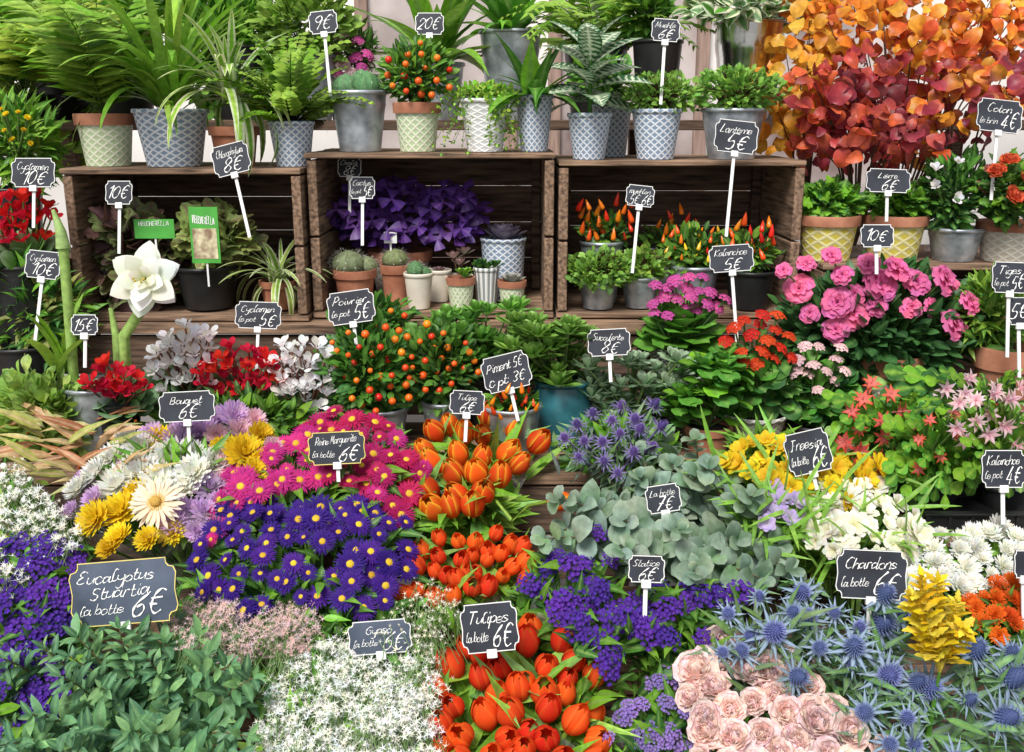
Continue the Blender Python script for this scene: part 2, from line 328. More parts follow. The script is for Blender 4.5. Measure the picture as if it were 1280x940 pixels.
# ---------------------------------------------------------------- pots
def pot(name,label,cat,cx,w,ty,Y,z=None,style='terra',group=None,taper=.74):
    if z is None: z=shelfz(Y)
    top=P(cx,ty,Y); r=w/2*mpp(top); h=max(.04,top.z-z)
    root=thing(name,label,cat,(top.x,Y,z),group); g=(.2,.2,.2)
    mats={'terra':TERRA,'lattice':LAT,'zinc':ZINC,'mint':MINT,'yellow':YEL,'silver':SILVER,'white':RELW,'teal':TEAL,'black':BLACK,'cream':CREAM,'stripe':STRW,'dark':PATD,'sill':SILL,'beige':BEIGE}
    m=mats[style]; rimmed=style in('mint','yellow','beige','terra'); hb=h*.80 if rimmed else h; rb=r*(taper+(1-taper)*(hb/h)) if rimmed else r; rb=rb*.96 if rimmed else r
    b=B(); b.lathe([(.001,0),(r*taper,0)],g)
    pr=[]; n=14
    for i in range(n+1):
        t=i/n; rr=r*taper+(rb-r*taper)*t
        if style=='teal': rr=r*(.78+.30*sin(PI*(.15+.72*t)))
        if style=='silver' and i in(3,4,10,11): rr*=1.025
        if style=='zinc' and i==11: rr*=1.02
        pr.append((rr,hb*t))
    b.lathe(pr,g)
    if not rimmed:
        b.lathe([(r,h-.006),(r*1.045,h-.005),(r*1.05,h),(r*1.02,h+.003),(r*.95,h+.001)],g); b.lathe([(r*.95,h+.001),(r*.9,h*.8)],g)
    po=b.build('pot',m,root)
    if rimmed:
        b=B(); rm=r*1.02; b.lathe([(rb*.99,hb-.002),(rm*.98,hb-.002)],g); b.lathe([(rm*.98,hb-.002),(rm,h-.003),(rm*.985,h)],g); b.lathe([(rm*.985,h),(rm*.9,h)],g); b.lathe([(rm*.9,h),(rm*.86,h*.8)],g)
        b.build('rim',TERRA,po)
    b=B(); b.lathe([(r*.9,h*.86),(r*.5,h*.9),(.001,h*.91)],g); b.build('soil',SOIL,root)
    return root,r,h,Vector((top.x,Y,z+h*.9))
def cpick(cols): return jit(R.choice(cols))
def bush(root,base,box,Y,n,T,size,cols,part='foliage',ry=.8,up=.4,stems=14,c2=VEIN,shell=.25,mat=None,sx=1,stemc=(.09,.18,.05)):
    x0,y0,x1,y1=box; mx,my=(x0+x1)/2,(y0+y1)/2; c=P(mx,my,Y); rx=(P(x1,my,Y)-P(x0,my,Y)).x/2; rz=(P(mx,y0,Y)-P(mx,y1,Y)).z/2
    b=B(root.location)
    for i in range(n):
        q=rdir(); rr=U(shell**3,1)**(1/3)*U(.85,1.08); p=c+Vector((q.x*rx*rr,q.y*rx*ry*rr,q.z*rz*rr))
        d=q+Vector((U(-.5,.5),U(-.7,.3),up+U(-.4,.4))); s=size*U(.6,1.2)
        T_=T[i%len(T)] if isinstance(T,list) else T
        d.normalize(); p=p-d*s*.6
        b.add(T_,p,d,q*.7+Vector((U(-.4,.4),-.5+U(-.3,.3),.9)),s,cpick(cols),jit(c2,.2) if c2 else None,sx)
    for i in range(stems):
        q=rdir(); e=c+Vector((q.x*rx*.8,q.y*rx*ry*.8,abs(q.z)*rz*.8)); m=(base+e)/2+Vector((U(-.01,.01),0,U(0,.03)))
        b.tube([base+Vector((U(-.01,.01),U(-.01,.01),0)),m,e],.0028,.0014,jit(stemc),4)
    return b.build(part,mat or LEAF,root)
def straps(root,base,n,L,cols,el=(.7,1.4),Ts=STR,c2=None,sx=1,part='foliage',az=(0,6.283)):
    b=B(root.location)
    for i in range(n):
        a=U(*az); e=U(*el); d=(cos(a)*cos(e),sin(a)*cos(e),sin(e)); k=len(Ts)-1-int((e-el[0])/(el[1]-el[0])*.999*len(Ts))
        b.add(Ts[k],base+Vector((U(-.012,.012),U(-.012,.012),0)),d,(-cos(a)*sin(e)+1e-3,-sin(a)*sin(e),cos(e)+.02),U(*L),cpick(cols),jit(c2,.1) if c2 else None,sx*U(.8,1.2))
    return b.build(part,LEAF,root)
def fern(root,base,n,L,cols,T=LAN,ls=.3,el=(.6,1.4),steps=16,droop=.8,part='foliage',rach=(.16,.28,.05),az=(0,6.283)):
    b=B(root.location)
    for i in range(n):
        a=U(*az); e=U(*el); l=U(*L); pts=[]
        for t in range(steps+1):
            v=t/steps; ee=e-droop*v*v*1.3
            pts.append((pts[-1] if pts else base)+Vector((cos(a)*cos(ee),sin(a)*cos(ee),sin(ee)))*(l/steps if pts else 0))
        b.tube(pts[::2],.002,.0008,rach,3); col=R.choice(cols)
        for t in range(3,steps+1):
            d=(pts[t]-pts[t-1]).normalized(); sd=d.cross(Vector((0,0,1))); sd=sd.normalized() if sd.length>.05 else Vector((1,0,0)); f=ls*l*(.45+.55*sin(PI*min(1,t/steps+.1)))
            for s in(-1,1): b.add(T,pts[t],sd*s+d*.7+Vector((U(-.15,.15),U(-.15,.15),U(-.25,.1))),Vector((U(-.3,.3),-.9,1)),f*U(.85,1.1),jit(col,.2),jit(col,.1))
    return b.build(part,LEAF,root)
def sprig(b,p0,p1,n,T,size,cols,bend=.04,r=.0022,stemc=(.10,.12,.06),c2=None,t0=.2,fwd=.5):
    p0=Vector(p0);p1=Vector(p1); m=(p0+p1)/2+Vector((U(-.02,.02),U(-.02,.02),bend))
    def c(t): return p0*(1-t)**2+m*2*t*(1-t)+p1*t*t
    b.tube([c(i/6) for i in range(7)],r,r*.5,stemc,4); ph=U(0,3)
    for i in range(n):
        t=t0+(1-t0)*i/max(1,n-1); p=c(t); d=(c(min(1,t+.02))-c(t-.02)).normalized(); x=d.cross(Vector((.2,.9,.3))).normalized(); y=d.cross(x)
        s=size*(1-.45*((t-t0)/(1-t0)))*U(.75,1.25); a=ph+(i%2)*1.57+U(-.4,.4)
        for k in(0,PI): b.add(R.choice(T) if isinstance(T,list) else T,p,x*cos(a+k)+y*sin(a+k)+d*fwd,d+Vector((U(-.3,.3),-.3,.5)),s*U(.8,1.15),cpick(cols),jit(c2,.1) if c2 else None)
    b.add(T[0] if isinstance(T,list) else T,p1,d,Vector((0,-.6,1)),size*.5,cpick(cols),c2)
def rosette(root,c,n,L,cols,c2=None,T=SUC,part='foliage',b=None,e0=.15,e1=1.35):
    own=b is None; b=b or B(root.location)
    for i in range(n):
        t=i/n; a=i*2.4; e=e0+(e1-e0)*t; b.add(T,c,(cos(a)*cos(e),sin(a)*cos(e),sin(e)),(-cos(a)*sin(e),-sin(a)*sin(e),cos(e)),L*(1-.5*t),cpick(cols),c2)
    if own: return b.build(part,LEAF,root)
def inpoly(x,y,pl):
    c=False;n=len(pl);j=n-1
    for i in range(n):
        if (pl[i][1]>y)!=(pl[j][1]>y) and x<(pl[j][0]-pl[i][0])*(y-pl[i][1])/(pl[j][1]-pl[i][1])+pl[i][0]: c=not c
        j=i
    return c
def fill(pl,sp,cap=100,tries=3500):
    xs=[p[0] for p in pl]; ys=[p[1] for p in pl]; out=[]
    for _ in range(tries):
        x=U(min(xs),max(xs)); y=U(min(ys),max(ys))
        if inpoly(x,y,pl) and all((x-a)**2+((y-b)*1.15)**2>sp*sp for a,b in out):
            out.append((x,y))
            if len(out)>=cap: break
    return out
def ctr(pl): 
    xs=[p[0] for p in pl]; ys=[p[1] for p in pl]; return (min(xs)+max(xs))/2,(min(ys)+max(ys))/2,(max(xs)-min(xs))/2,(max(ys)-min(ys))/2
def flowers(root,base,pl,sp,meshes,px,where,sub=(),part='flower',dome=.0,fs=.5,fac=(0,-.6,.8),sub_choice=None,stemc=(.13,.25,.06),stemr=.0018,conv=.25,cap=100,szj=.15,jy=.012,stempart='stems'):
    cx,cy,wx,wy=ctr(pl); b=B(root.location); out=[]
    for x,y in fill(pl,sp,cap):
        q=min(1,((x-cx)/wx)**2+((y-cy)/wy)**2); p=where(x,y)+Vector((0,U(-jy,jy),dome*(1-q)+U(-jy,jy)*.6))
        n=Vector(fac)+Vector(((x-cx)/wx*fs,0,-(y-cy)/wy*fs*.6))+Vector((U(-.3,.3),U(-.3,.3),U(-.2,.2))); s=px*mpp(p)*U(1-szj,1+szj)
        sb=sub if not sub_choice else [(sub[0][0],R.choice(sub_choice))]
        inst(part,R.choice(meshes),root,p,n,s,None,sb); out.append(p)
        e=Vector((base.x+(p.x-base.x)*conv,base.y+(p.y-base.y)*conv,base.z)); n.normalize()
        b.tube([e,(e+p)/2+Vector((0,0,.02))-n*.03,p-n*.25*s,p],stemr*1.2,stemr,jit(stemc),5)
    b.build(stempart,LEAF,root); return out
def sleeve(root,base,c,r,h):
    b=B(root.location); V=[];k=40;n=8
    for i in range(n+1):
        t=i/n
        for j in range(k+1):
            a=2*PI*(j%k)/k; rr=(r*.3+(r-r*.3)*t**.9)*(1+.07*t*sin(a*7)+.04*sin(a*13)*t); cc=base.lerp(c,t); V.append((cc.x+rr*cos(a),cc.y+rr*sin(a)*.8,cc.z+(.025*t*sin(a*5+1)))) 
    b.raw(V,gridf(n,k),(.8,.8,.8)); b.build('wrapping',CELLO,root)
def bunch(name,label,cat,pl,sp,meshes,px,sub=(),lift=0,leaves=None,group=None,wrap=0,part='flower',back=.07,**k):
    cx,cy,wx,wy=ctr(pl); c=S(cx,cy,lift); y=c.y+back; z=shelfz(y); root=thing(name,label,cat,(c.x,y,z),group)
    base=Vector((c.x,y,min(z+.03,c.z-.12))); pts=flowers(root,base,pl,sp,meshes,px,lambda a,b_:S(a,b_,lift),sub,part,**k)
    if leaves and pts:
        T,n,s,cols=leaves[:4]; dn=leaves[4] if len(leaves)>4 else (.005,.06); b=B(root.location)
        for i in range(n):
            p=R.choice(pts)+Vector((U(-.03,.03),U(-.03,.03),-U(*dn))); o=p-base; d=Vector((o.x*2,o.y*2-.1,.25))+rdir()*.25
            b.add(T[i%len(T)] if isinstance(T,list) else T,p-d.normalized()*s*.5,d,Vector((U(-.5,.5),-.6,.8)),s*U(.7,1.2),cpick(cols),VEIN)
        b.build('leaves',LEAF,root)
    if wrap:
        r=wx*mpp(c)*wrap; sleeve(root,Vector((c.x,y,z+.01)),Vector((c.x,c.y+.02,c.z-.03)),r,0)
    return root,base,c
# ================================================================ SETTING
b=B(); b.box((-60,-60,-.3),(60,60,0)); tag(b.build('pavement',PAVE),'grey paved ground under the stall','pavement',None,'structure')
root=thing('shop_front','pale shop front with timber window frames behind the flower stall','shop',(0,1.9,0))
b=B(root.location); b.box((-4.5,1.9,0),(4.5,2.05,3.2)); b.build('wall',WALLM,root)
for x0,x1 in((-.6,.02),(.14,.76),(.88,1.5)):
    b=B(root.location)
    for a,c in(((x0,1.86,1.0),(x0+.05,1.9,2.6)),((x1-.05,1.86,1.0),(x1,1.9,2.6)),((x0+.05,1.86,2.55),(x1-.05,1.9,2.6)),((x0+.05,1.86,1.0),(x1-.05,1.9,1.06))): b.box(a,c)
    w=b.build('window',DARKW,root,False,.004); b=B(root.location); b.box((x0+.05,1.885,1.06),(x1-.05,1.896,2.55)); b.build('pane',GLASSY,w,False)
# tiered stand
root=thing('tiered_display_stand','dark weathered wooden tiered stand holding the crates and flowers','display stand',(0,-.4,0))
ys=[(.45,-.05,1.18),(-.052,-.38,.965),(-.382,-.72,.74),(-.722,-1.25,.50)]
for y1,y0,z in ys:
    b=B(root.location); n=max(2,round((y1-y0)/.11)); w=(y1-y0)/n
    for i in range(n): b.box((-1.6,y0+i*w+.003,z-.022-U(0,.002)),(1.6,y0+(i+1)*w-.003,z-U(.0,.002)))
    b.build('shelf',WOODX,root,False,.002)
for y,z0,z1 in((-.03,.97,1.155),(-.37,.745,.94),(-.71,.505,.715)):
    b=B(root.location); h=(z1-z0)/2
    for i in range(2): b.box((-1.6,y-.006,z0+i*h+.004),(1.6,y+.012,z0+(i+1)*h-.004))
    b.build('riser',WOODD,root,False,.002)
for x in(-1.5,0,1.5):
    for y,z in((.4,1.156),(-.66,.716),(-1.2,.476)):
        b=B(root.location); b.box((x-.03,y-.03,0),(x+.03,y+.03,z)); b.build('leg',WOODD,root,False,.003)
# crates
def crate(label,x0,x1,z0,z1,Y0,D=.32):
    root=thing('wooden_crate',label,'crate',((x0+x1)/2,Y0,z0),'old wooden fruit crates lying on their sides')
    def pan(name,boxes,m):
        b=B(root.location)
        for a,c in boxes: b.box(a,c)
        b.build(name,m,root,False,.0025)
    t=.014; e=.022; j=lambda:U(-.002,.002)
    for nme,za,zb in(('top_panel',z1-t,z1),('bottom_panel',z0,z0+t)):
        pan(nme,[((x0+j(),Y0+D*i/3+.003+j(),za+abs(j())),(x1+j(),Y0+D*(i+1)/3-.003,zb-abs(j()))) for i in range(3)],WOODX)
    for xa,xb in((x0+.002,x0+e),(x1-e,x1-.002)):
        hh=(z1-z0-2*t)/2
        pan('end_panel',[((xa,Y0+.006+j(),z0+t+.002+hh*i),(xb,Y0+D-.012,z0+t-.003+hh*(i+1))) for i in range(2)],WOODY)
    hh=(z1-z0-.004)/4
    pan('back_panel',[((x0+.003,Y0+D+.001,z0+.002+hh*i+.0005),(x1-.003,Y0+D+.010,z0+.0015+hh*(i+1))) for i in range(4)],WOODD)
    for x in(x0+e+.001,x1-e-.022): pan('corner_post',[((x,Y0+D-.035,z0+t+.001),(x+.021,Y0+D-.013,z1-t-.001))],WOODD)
LT,MT,RT=1.504,1.535,1.519
crate('weathered wooden crate on the left holding heuchera and spider plant',-.935,-.437,1.18,LT,-.03)
crate('weathered wooden crate in the middle holding cacti and purple oxalis',-.433,.091,1.182,MT,0)
crate('weathered wooden crate on the right holding red chilli plants',.097,.618,1.181,RT,0)
crate('low wooden crate at far right under the yellow pots',.66,1.30,1.182,1.303,-.02,.36)
FL=1.198
# ================================================================ TOP ROW
def lam(Y): return lambda x,y:P(x,y,Y)
r_,r,h,bs=pot('potted_palm','bushy green palm in pale mint pot with terracotta rim, leftmost on crate','potted plant',130,72,142,.08,LT,'mint')
fern(r_,bs,28,(.2,.36),[G1,GL,GY],LAN,.28,(.85,1.5),16,.6)
r_,r,h,bs=pot('potted_lily_leaves','tall arching strap leaves in large blue grey lattice pot on left crate','potted plant',213,90,138,.07,LT,'lattice')
straps(r_,bs,85,(.2,.38),[G1,GL,GL],(.8,1.52),STR,None,1.05)
r_,r,h,bs=pot('potted_spider_plant','cream striped spider plant in terracotta pot on top of left crate','potted plant',292,62,158,.07,LT,'terra')
straps(r_,bs+Vector((0,-.01,.06)),52,(.14,.26),[GL,G1],(.3,1.4),STRV,(.78,.82,.52),1.0)
r_,r,h,bs=pot('potted_maidenhair_fern','airy bright maidenhair fern in blue grey lattice pot beside middle crate','potted plant',364,56,153,.06,LT,'lattice')
fern(r_,bs,44,(.12,.24),[GL,G1,GL],TINY,.17,(.4,1.5),14,.7,rach=(.03,.02,.02))
r_,r,h,bs=pot('potted_cactus','clump of green cactus in plain zinc pot on middle crate top','potted cactus',448,70,115,.07,MT,'zinc')
def cactus(root,c,r,h,col,part='cactus_body',sp=(.7,.68,.55),ribs=12):
    b=B(root.location); V=[];n=10;k=ribs*2
    for i in range(n+1):
        t=i/n; rr=max(.0005,r*sin(PI*(.12+.88*t))**.6 if t<1 else .0005)
        for j in range(k+1): a=2*PI*(j%k)/k; q=rr*(1+(.10 if j%2==0 else -.08)); V.append((c.x+q*cos(a),c.y+q*sin(a),c.z+h*t))
    b.raw(V,gridf(n,k),jit(col,.1))
    for i in range(1,n):
        t=i/n; rr=r*sin(PI*(.12+.88*t))**.6*1.1
        for j in range(ribs):
            a=2*PI*j/ribs; p=(c.x+rr*cos(a),c.y+rr*sin(a),c.z+h*t)
            for q in range(3): b.add(SPK,p,(cos(a)+U(-.6,.6),sin(a)+U(-.6,.6),U(-.3,.8)),(0,0,1),r*.42,sp,None,.35)
    b.build(part,MATTE,root)
for dx,dy,rr,hh in((-.025,0,.028,.05),(.02,-.015,.027,.055),(.004,.025,.026,.06),(.03,.02,.02,.045)): cactus(r_,bs+Vector((dx,dy,0)),rr,hh,(.09,.21,.09))
def berries(root,base,pl,sp,px,where,meshes=BER_O,part='berry',cap=100,jy=.03):
    for x,y in fill(pl,sp,cap):
        p=where(x,y)+Vector((0,U(-jy,jy),0)); inst(part,R.choice(meshes),root,p,(U(-.5,.5),U(-.5,.5),1),px*mpp(p)*U(.75,1.15))
r_,r,h,bs=pot('potted_berry_bush','small orange berry bush in green pot with terracotta rim, on middle crate','potted plant',521,60,128,.06,MT,'mint')
bush(r_,bs,(470,45,572,134),.06,560,OV,.028,[G2,G3,G1]); berries(r_,bs,[(480,75),(520,50),(560,75),(568,110),(540,122),(485,118)],15,4.4,lam(.0),cap=30)
r_,r,h,bs=pot('potted_creeper','small leaved creeper trailing over white relief pot on middle crate','potted plant',606,60,125,.05,MT,'white')
b=B(r_.location)
for i in range(60):
    a=U(0,6.28); l=U(.05,.11); e=bs+Vector((cos(a)*l,sin(a)*l*.8-.02,U(-.10,.02))); sprig(b,bs+Vector((0,0,.01)),e,10,TINY,.014,[GL,GY,G1],.05,.0008)
b.build('foliage',LEAF,r_)
bush(r_,bs,(568,100,646,138),.05,260,TINY,.015,[GL,GY,G1],part='upper_foliage')
r_,r,h,bs=pot('potted_dracaena','glossy dark green leafy plant in small lattice pot at right of middle crate','potted plant',668,46,120,.07,MT,'lattice')
straps(r_,bs,32,(.1,.18),[G3,G2,G1],(.4,1.45),[leafT(.24,'lance',8,2,.2,d) for d in(.5,1,1.4)],VEIN,1)
def plinth(label,px,w,Y,z0,z1):
    c=P(px,150,Y); ww=w/2*mpp(c); root=thing('wooden_box',label,'box',(c.x,Y,z0))
    b=B(root.location); hh=(z1-z0-.004)/3
    for i in range(3): b.box((c.x-ww,Y-.09,z0+.002+i*hh),(c.x+ww,Y+.09,z0+(i+1)*hh-.003))
    b.build('side_panel',WOODD,root,False,.002); b=B(root.location); b.box((c.x-ww-.004,Y-.095,z1-.003),(c.x+ww+.004,Y+.095,z1+.01)); b.build('lid',WOODD,root,False,.002)
back=thing('back_shelf','long dark wooden shelf running behind the crates','shelf',(0,.62,0))
b=B(back.location); b.box((-1.3,.42,1.575),(1.3,.82,1.60)); b.build('board',WOODD,back,False,.002)
for x in(-1.25,-.45,.35,1.25):
    b=B(back.location); b.box((x-.02,.74,0),(x+.02,.78,1.574)); b.build('post',WOODD,back,False,.002)
BS=1.60
r_,r,h,bs=pot('potted_aspidistra','broad green leaved plant in tall zinc pot, back row centre','potted plant',638,76,40,.50,BS,'zinc')
LL=[leafT(.2,'lance',9,2,.2,d) for d in(.4,.9,1.3)]
straps(r_,bs,34,(.15,.28),[G1,G2,GL],(.6,1.45),LL,VEIN)
r_,r,h,bs=pot('potted_zebra_plant','white veined zebra plant in blue grey lattice pot on right crate','potted plant',737,54,143,.05,RT,'lattice')
b=B(r_.location)
for i in range(20):
    a=i*2.4; e=.1+1.0*(i/20)+U(-.1,.1); zz=bs+Vector((0,0,.03+.11*i/20)); b.add(ZEB,zz,(cos(a)*cos(e),sin(a)*cos(e),sin(e)),(-cos(a)*sin(e),-sin(a)*sin(e)-.4,cos(e)),.15*(1-.25*i/20),jit((.03,.12,.04),.15),(.66,.73,.53))
b.tube([bs,bs+Vector((0,0,.15))],.005,.003,G2); b.build('foliage',LEAF,r_)
r_,r,h,bs=pot('potted_greenery','leafy green plant in lattice pot half hidden behind zebra plant','potted plant',765,50,132,.2,RT,'lattice'); bush(r_,bs,(705,60,800,135),.25,160,OV,.045,[G2,G1,G3])
r_,r,h,bs=pot('potted_wire_vine','fine leaved wire vine in blue grey lattice pot, middle of right crate','potted plant',821,62,138,.06,RT,'lattice'); bush(r_,bs,(775,88,878,147),.06,640,TINY,.017,[G2,G1,GL,GL],stems=40,stemc=BR)
r_,r,h,bs=pot('potted_small_leaf_bush','fine leaved green bush in wide zinc pot at right of crate top','potted plant',917,78,137,.08,RT,'zinc'); bush(r_,bs,(854,80,984,148),.08,860,TINY,.018,[G2,G1,GL],stems=40,stemc=BR)
r_,r,h,bs=pot('potted_variegated_ivy','cream edged ivy in large shiny silver bucket, back row right','potted plant',940,92,28,.48,BS,'silver'); bush(r_,bs,(842,-30,1042,38),.45,280,VAR,.055,[G2,(.15,.3,.12)],c2=(.70,.72,.5))
def bgplant(name,label,cx,ty,Y,style,w,fn,z=BS):
    r_,r,h,bs=pot(name,label,'potted plant',cx,w,ty,Y,z,style); fn(r_,bs); return r_
bgplant('potted_areca_palm','feathery bright green palm at far left of back row',30,120,.5,'black',90,lambda r_,b_:fern(r_,b_,30,(.35,.6),[GL,G1,GY],LAN,.26,(.5,1.45),18,.8))
bgplant('potted_bamboo_palm','tall fine leaved palm behind the mint pot',150,80,.55,'black',90,lambda r_,b_:fern(r_,b_,30,(.3,.55),[G1,GL,GY],LAN,.24,(.6,1.5),18,.7))
bgplant('potted_shrub','dense mid green shrub behind the spider plant',300,60,.5,'black',80,lambda r_,b_:bush(r_,b_,(205,-40,355,160),.52,820,OV,.05,[G1,G2,GL]))
bgplant('potted_leafy_vine','light green leafy vine above the maidenhair fern',385,70,.45,'zinc',70,lambda r_,b_:bush(r_,b_,(315,-40,450,95),.45,800,TINY,.034,[GL,G1,GL]))
bgplant('potted_pink_heather','pink flowering plant behind the cactus pot',440,95,.55,'black',70,lambda r_,b_:(bush(r_,b_,(405,20,480,100),.52,240,LAN,.04,[G2,G3]),flowers(r_,b_,[(408,85),(420,50),(450,45),(462,75),(440,95)],15,KAL_P+KAL_K,10,lam(.45),cap=20)))
bgplant('potted_lance_leaf_plant','big pointed green leaves behind the orange berry bush',545,80,.5,'zinc',70,lambda r_,b_:straps(r_,b_,32,(.22,.4),[G1,G2,GL],(.5,1.45),LL,VEIN))
bgplant('potted_fountain_fern','bright green feathery fern high in the back row centre right',745,60,.52,'black',80,lambda r_,b_:fern(r_,b_,36,(.2,.38),[GL,G1],LAN,.2,(.4,1.45),16,.9))
bgplant('dark_planter','dark planter with deep green leaves behind the wire vine',822,52,.45,'black',62,lambda r_,b_:bush(r_,b_,(770,-30,850,60),.48,220,OV,.05,[G2,G1]))
bgplant('potted_broadleaf','broad pale green leaves at top left behind the palm',75,40,.75,'black',90,lambda r_,b_:bush(r_,b_,(-60,-60,170,230),.8,900,OV,.075,[GL,GY,GY],ry=.5))
r_,r,h,bs=pot('potted_yellow_daisies','small yellow flowers on a green bush at the left edge','potted plant',15,70,235,.1,1.306,'black')
bush(r_,bs,(-40,105,85,245),.1,520,LAN,.055,[GL,G1,G2]); flowers(r_,bs,[(0,135),(35,130),(40,175),(20,190),(0,185)],17,MUM_Y,4.5,lam(.0),cap=9)
plinth('low dark wooden box under the yellow daisies at left edge',10,130,.1,1.18,1.295)
# autumn branches
def autumn(label,vx,pl,n,cols,Y):
    base=P(vx,232,Y); z=1.303; root=thing('autumn_branches',label,'cut branches',(base.x,Y,z),'bundles of autumn leaf branches')
    b=B(root.location); bb=B(root.location); bs=Vector((base.x,Y,z+.02))
    for x,y in fill(pl,30,60,600):
        e=P(x,y,Y+U(-.12,.14)); m=(bs+e)/2+Vector((0,0,.06)); bb.tube([bs,m,e],.003,.001,BR,4); cc=R.choice(cols)
        for k in range(n):
            t=U(.76,1.06); q=m.lerp(e,t)+Vector((U(-.05,.05),U(-.06,.06),U(-.045,.045))); d=rdir()+Vector((0,-.3,-.3)); c1=jit(cc if U(0,1)<.6 else R.choice(cols),.35)
            b.add(R.choice(BEE),q,d,Vector((U(-.8,.8),-.8,.6)),U(.026,.054),c1,jit(R.choice(cols),.3))
    bb.build('branches',MATTE,root); b.build('leaves',LEAF,root)
    b=B(root.location); o=bs-Vector((0,0,.02)); b.lathe([(.001,0),(.045,0)],(.5,.5,.5),20,o); b.lathe([(.045,0),(.05,.16)],(.5,.5,.5),20,o); b.build('vase',CELLO,root)
OR=[(.72,.22,.02),(.64,.12,.02),(.78,.38,.04),(.50,.075,.02),(.72,.30,.03)]; RE=[(.36,.035,.04),(.28,.03,.055),(.55,.09,.035),(.45,.07,.07),(.18,.03,.045)]
autumn('golden orange autumn leaf branches nearest the silver bucket',1010,[(968,90),(985,40),(1015,20),(1030,90),(1020,150),(990,185),(968,170)],20,[(.82,.44,.04),(.76,.28,.02),(.84,.54,.07)],.2)
autumn('dark red autumn leaf branches in the middle of the display',1075,[(1010,95),(1060,75),(1130,80),(1150,150),(1110,190),(1050,200),(1010,170)],22,RE,.14)
autumn('tall orange autumn leaf branches reaching the top of the picture',1120,[(1010,-10),(1285,-10),(1285,50),(1210,65),(1120,50),(1030,55)],20,OR,.28)
autumn('copper red autumn leaf branches at the right edge',1190,[(1130,80),(1285,70),(1285,115),(1215,115),(1210,150),(1130,180)],19,OR+RE,.2)
# ================================================================ CRATE INTERIORS
r_,r,h,bs=pot('potted_heuchera','purple green heuchera in black pot at left inside left crate','potted plant',165,75,335,.08,FL,'black'); bush(r_,bs,(104,246,232,392),.04,260,LOB,.06,[(.17,.10,.07),(.18,.23,.08),(.11,.06,.06),(.26,.32,.12)],c2=(.2,.1,.1),ry=.5)
r2,r,h,bs=pot('potted_foamy_heuchera','lime heuchera in black pot beside the spider plant inside left crate','potted plant',258,78,332,.06,FL,'black'); bush(r2,bs,(212,252,326,350),.05,170,LOB,.058,[(.3,.4,.1),(.22,.25,.09),(.4,.48,.15)],c2=(.2,.1,.08),ry=.5)
# stroke font -----------------------------------------------------------------
GL_={'a':"3h2i0h0f1e3f4i 4i4f5e",'b':"0m0e 0g2i4h4f2e0f",'c':"4h2i0h0f1e3e4f",'d':"4h2i0h0f1e3f4h 4m4f5e",'e':"0g3g4h2i0h0f1e3e4f",'f':"4l3m2l2e1b0c 0h4h",'g':"4h2i0h0f2e4g 4i4c2a0b",'h':"0m0e 0g2i4h4e",'i':"1i1f2e 1k1l",'j':"2i2b0b 2k2l",'k':"0m0e 4i0g4e",'l':"2l1m0k0f1e2e",'m':"0i0e 0g1i2i3h3e 3g4i5i6h6e",'n':"0i0e 0g2i3i4h4e",'o':"2i0h0f2e4f4h2i",'p':"0i0a 0g2i4h4f2e0f",'q':"4h2i0h0f2e4g 4i4a",'r':"0i0e 0g1i3i",'s':"4h2i0h2g4f2e0e",'t':"1l1f2e3e 0i3i",'u':"0i0f1e3f4i 4i4e",'v':"0i2e4i",'x':"0i4e 4i0e",'y':"0i0g2f4g 4i4c2a0b",'z':"0i4i0e4e",
'A':"0e3m6e 1g5g",'B':"0e0m 0m3m4k3i0i 3i5g4e0e",'C':"5l3m1l0i1f3e5f",'D':"0e0m 0m3m5k5g3e0e",'E':"5l3m1l1j3i1h0f2e5f",'F':"0m5m 2m2e0e 2i4i",'G':"5l3m1l0i1f3e5f5i3i",'H':"0m0e 5m5e 0i5i",'I':"1m1e",'K':"0m0e 5m0i5e",'L':"2m0e 0e5e",'M':"0e1m 1m3g5m 5m6e",'N':"0e0m 0m5e 5e5m",'O':"3m0k0g3e6g6k3m",'P':"0e1m 0l3m5k4i1h",'R':"0e1m 0l3m5k4i1h 2h5e",'S':"5l3m1l1j4h4f2e0f",'T':"0m6m 3m3e",'U':"0m0f2e4f4m",
'0':"2m0k0g2e4g4k2m",'1':"0k2m 2m2e",'2':"0k1m3m4k0e 0e4e",'3':"0l2m4k2i 2i4g2e0f",'4':"3m0g 0g5g 3j3e",'5':"4m1m 1m0i3i4g3e0e",'6':"4m1j0g1e3e4g3i1h",'7':"0m4m 4m1e 1i4i",'8':"2i0k2m4k2i0g2e4g2i",'9':"4j2i0k2m4k4j3e",'€':"5l3m1k1g3e5f 0j4j 0h3h",'.':"0e0f",':':"0e0f 0h0i",'-':"0h3h",'/':"0e4m","'":"1m0k"}
def strokes(ch):
    return [[(int(s[i]),ord(s[i+1])-101) for i in range(0,len(s),2)] for s in GL_.get(ch,GL_['o']).split()]
def cr(p):
    if len(p)<3: return p
    o=[]; q=[p[0]]+p+[p[-1]]
    for i in range(1,len(q)-2):
        for t in(0,.25,.5,.75):
            o.append(tuple(.5*((2*q[i][k])+(-q[i-1][k]+q[i+1][k])*t+(2*q[i-1][k]-5*q[i][k]+4*q[i+1][k]-q[i+2][k])*t*t+(-q[i-1][k]+3*q[i][k]-3*q[i+1][k]+q[i+2][k])*t**3) for k in(0,1)))
    return o+[p[-1]]
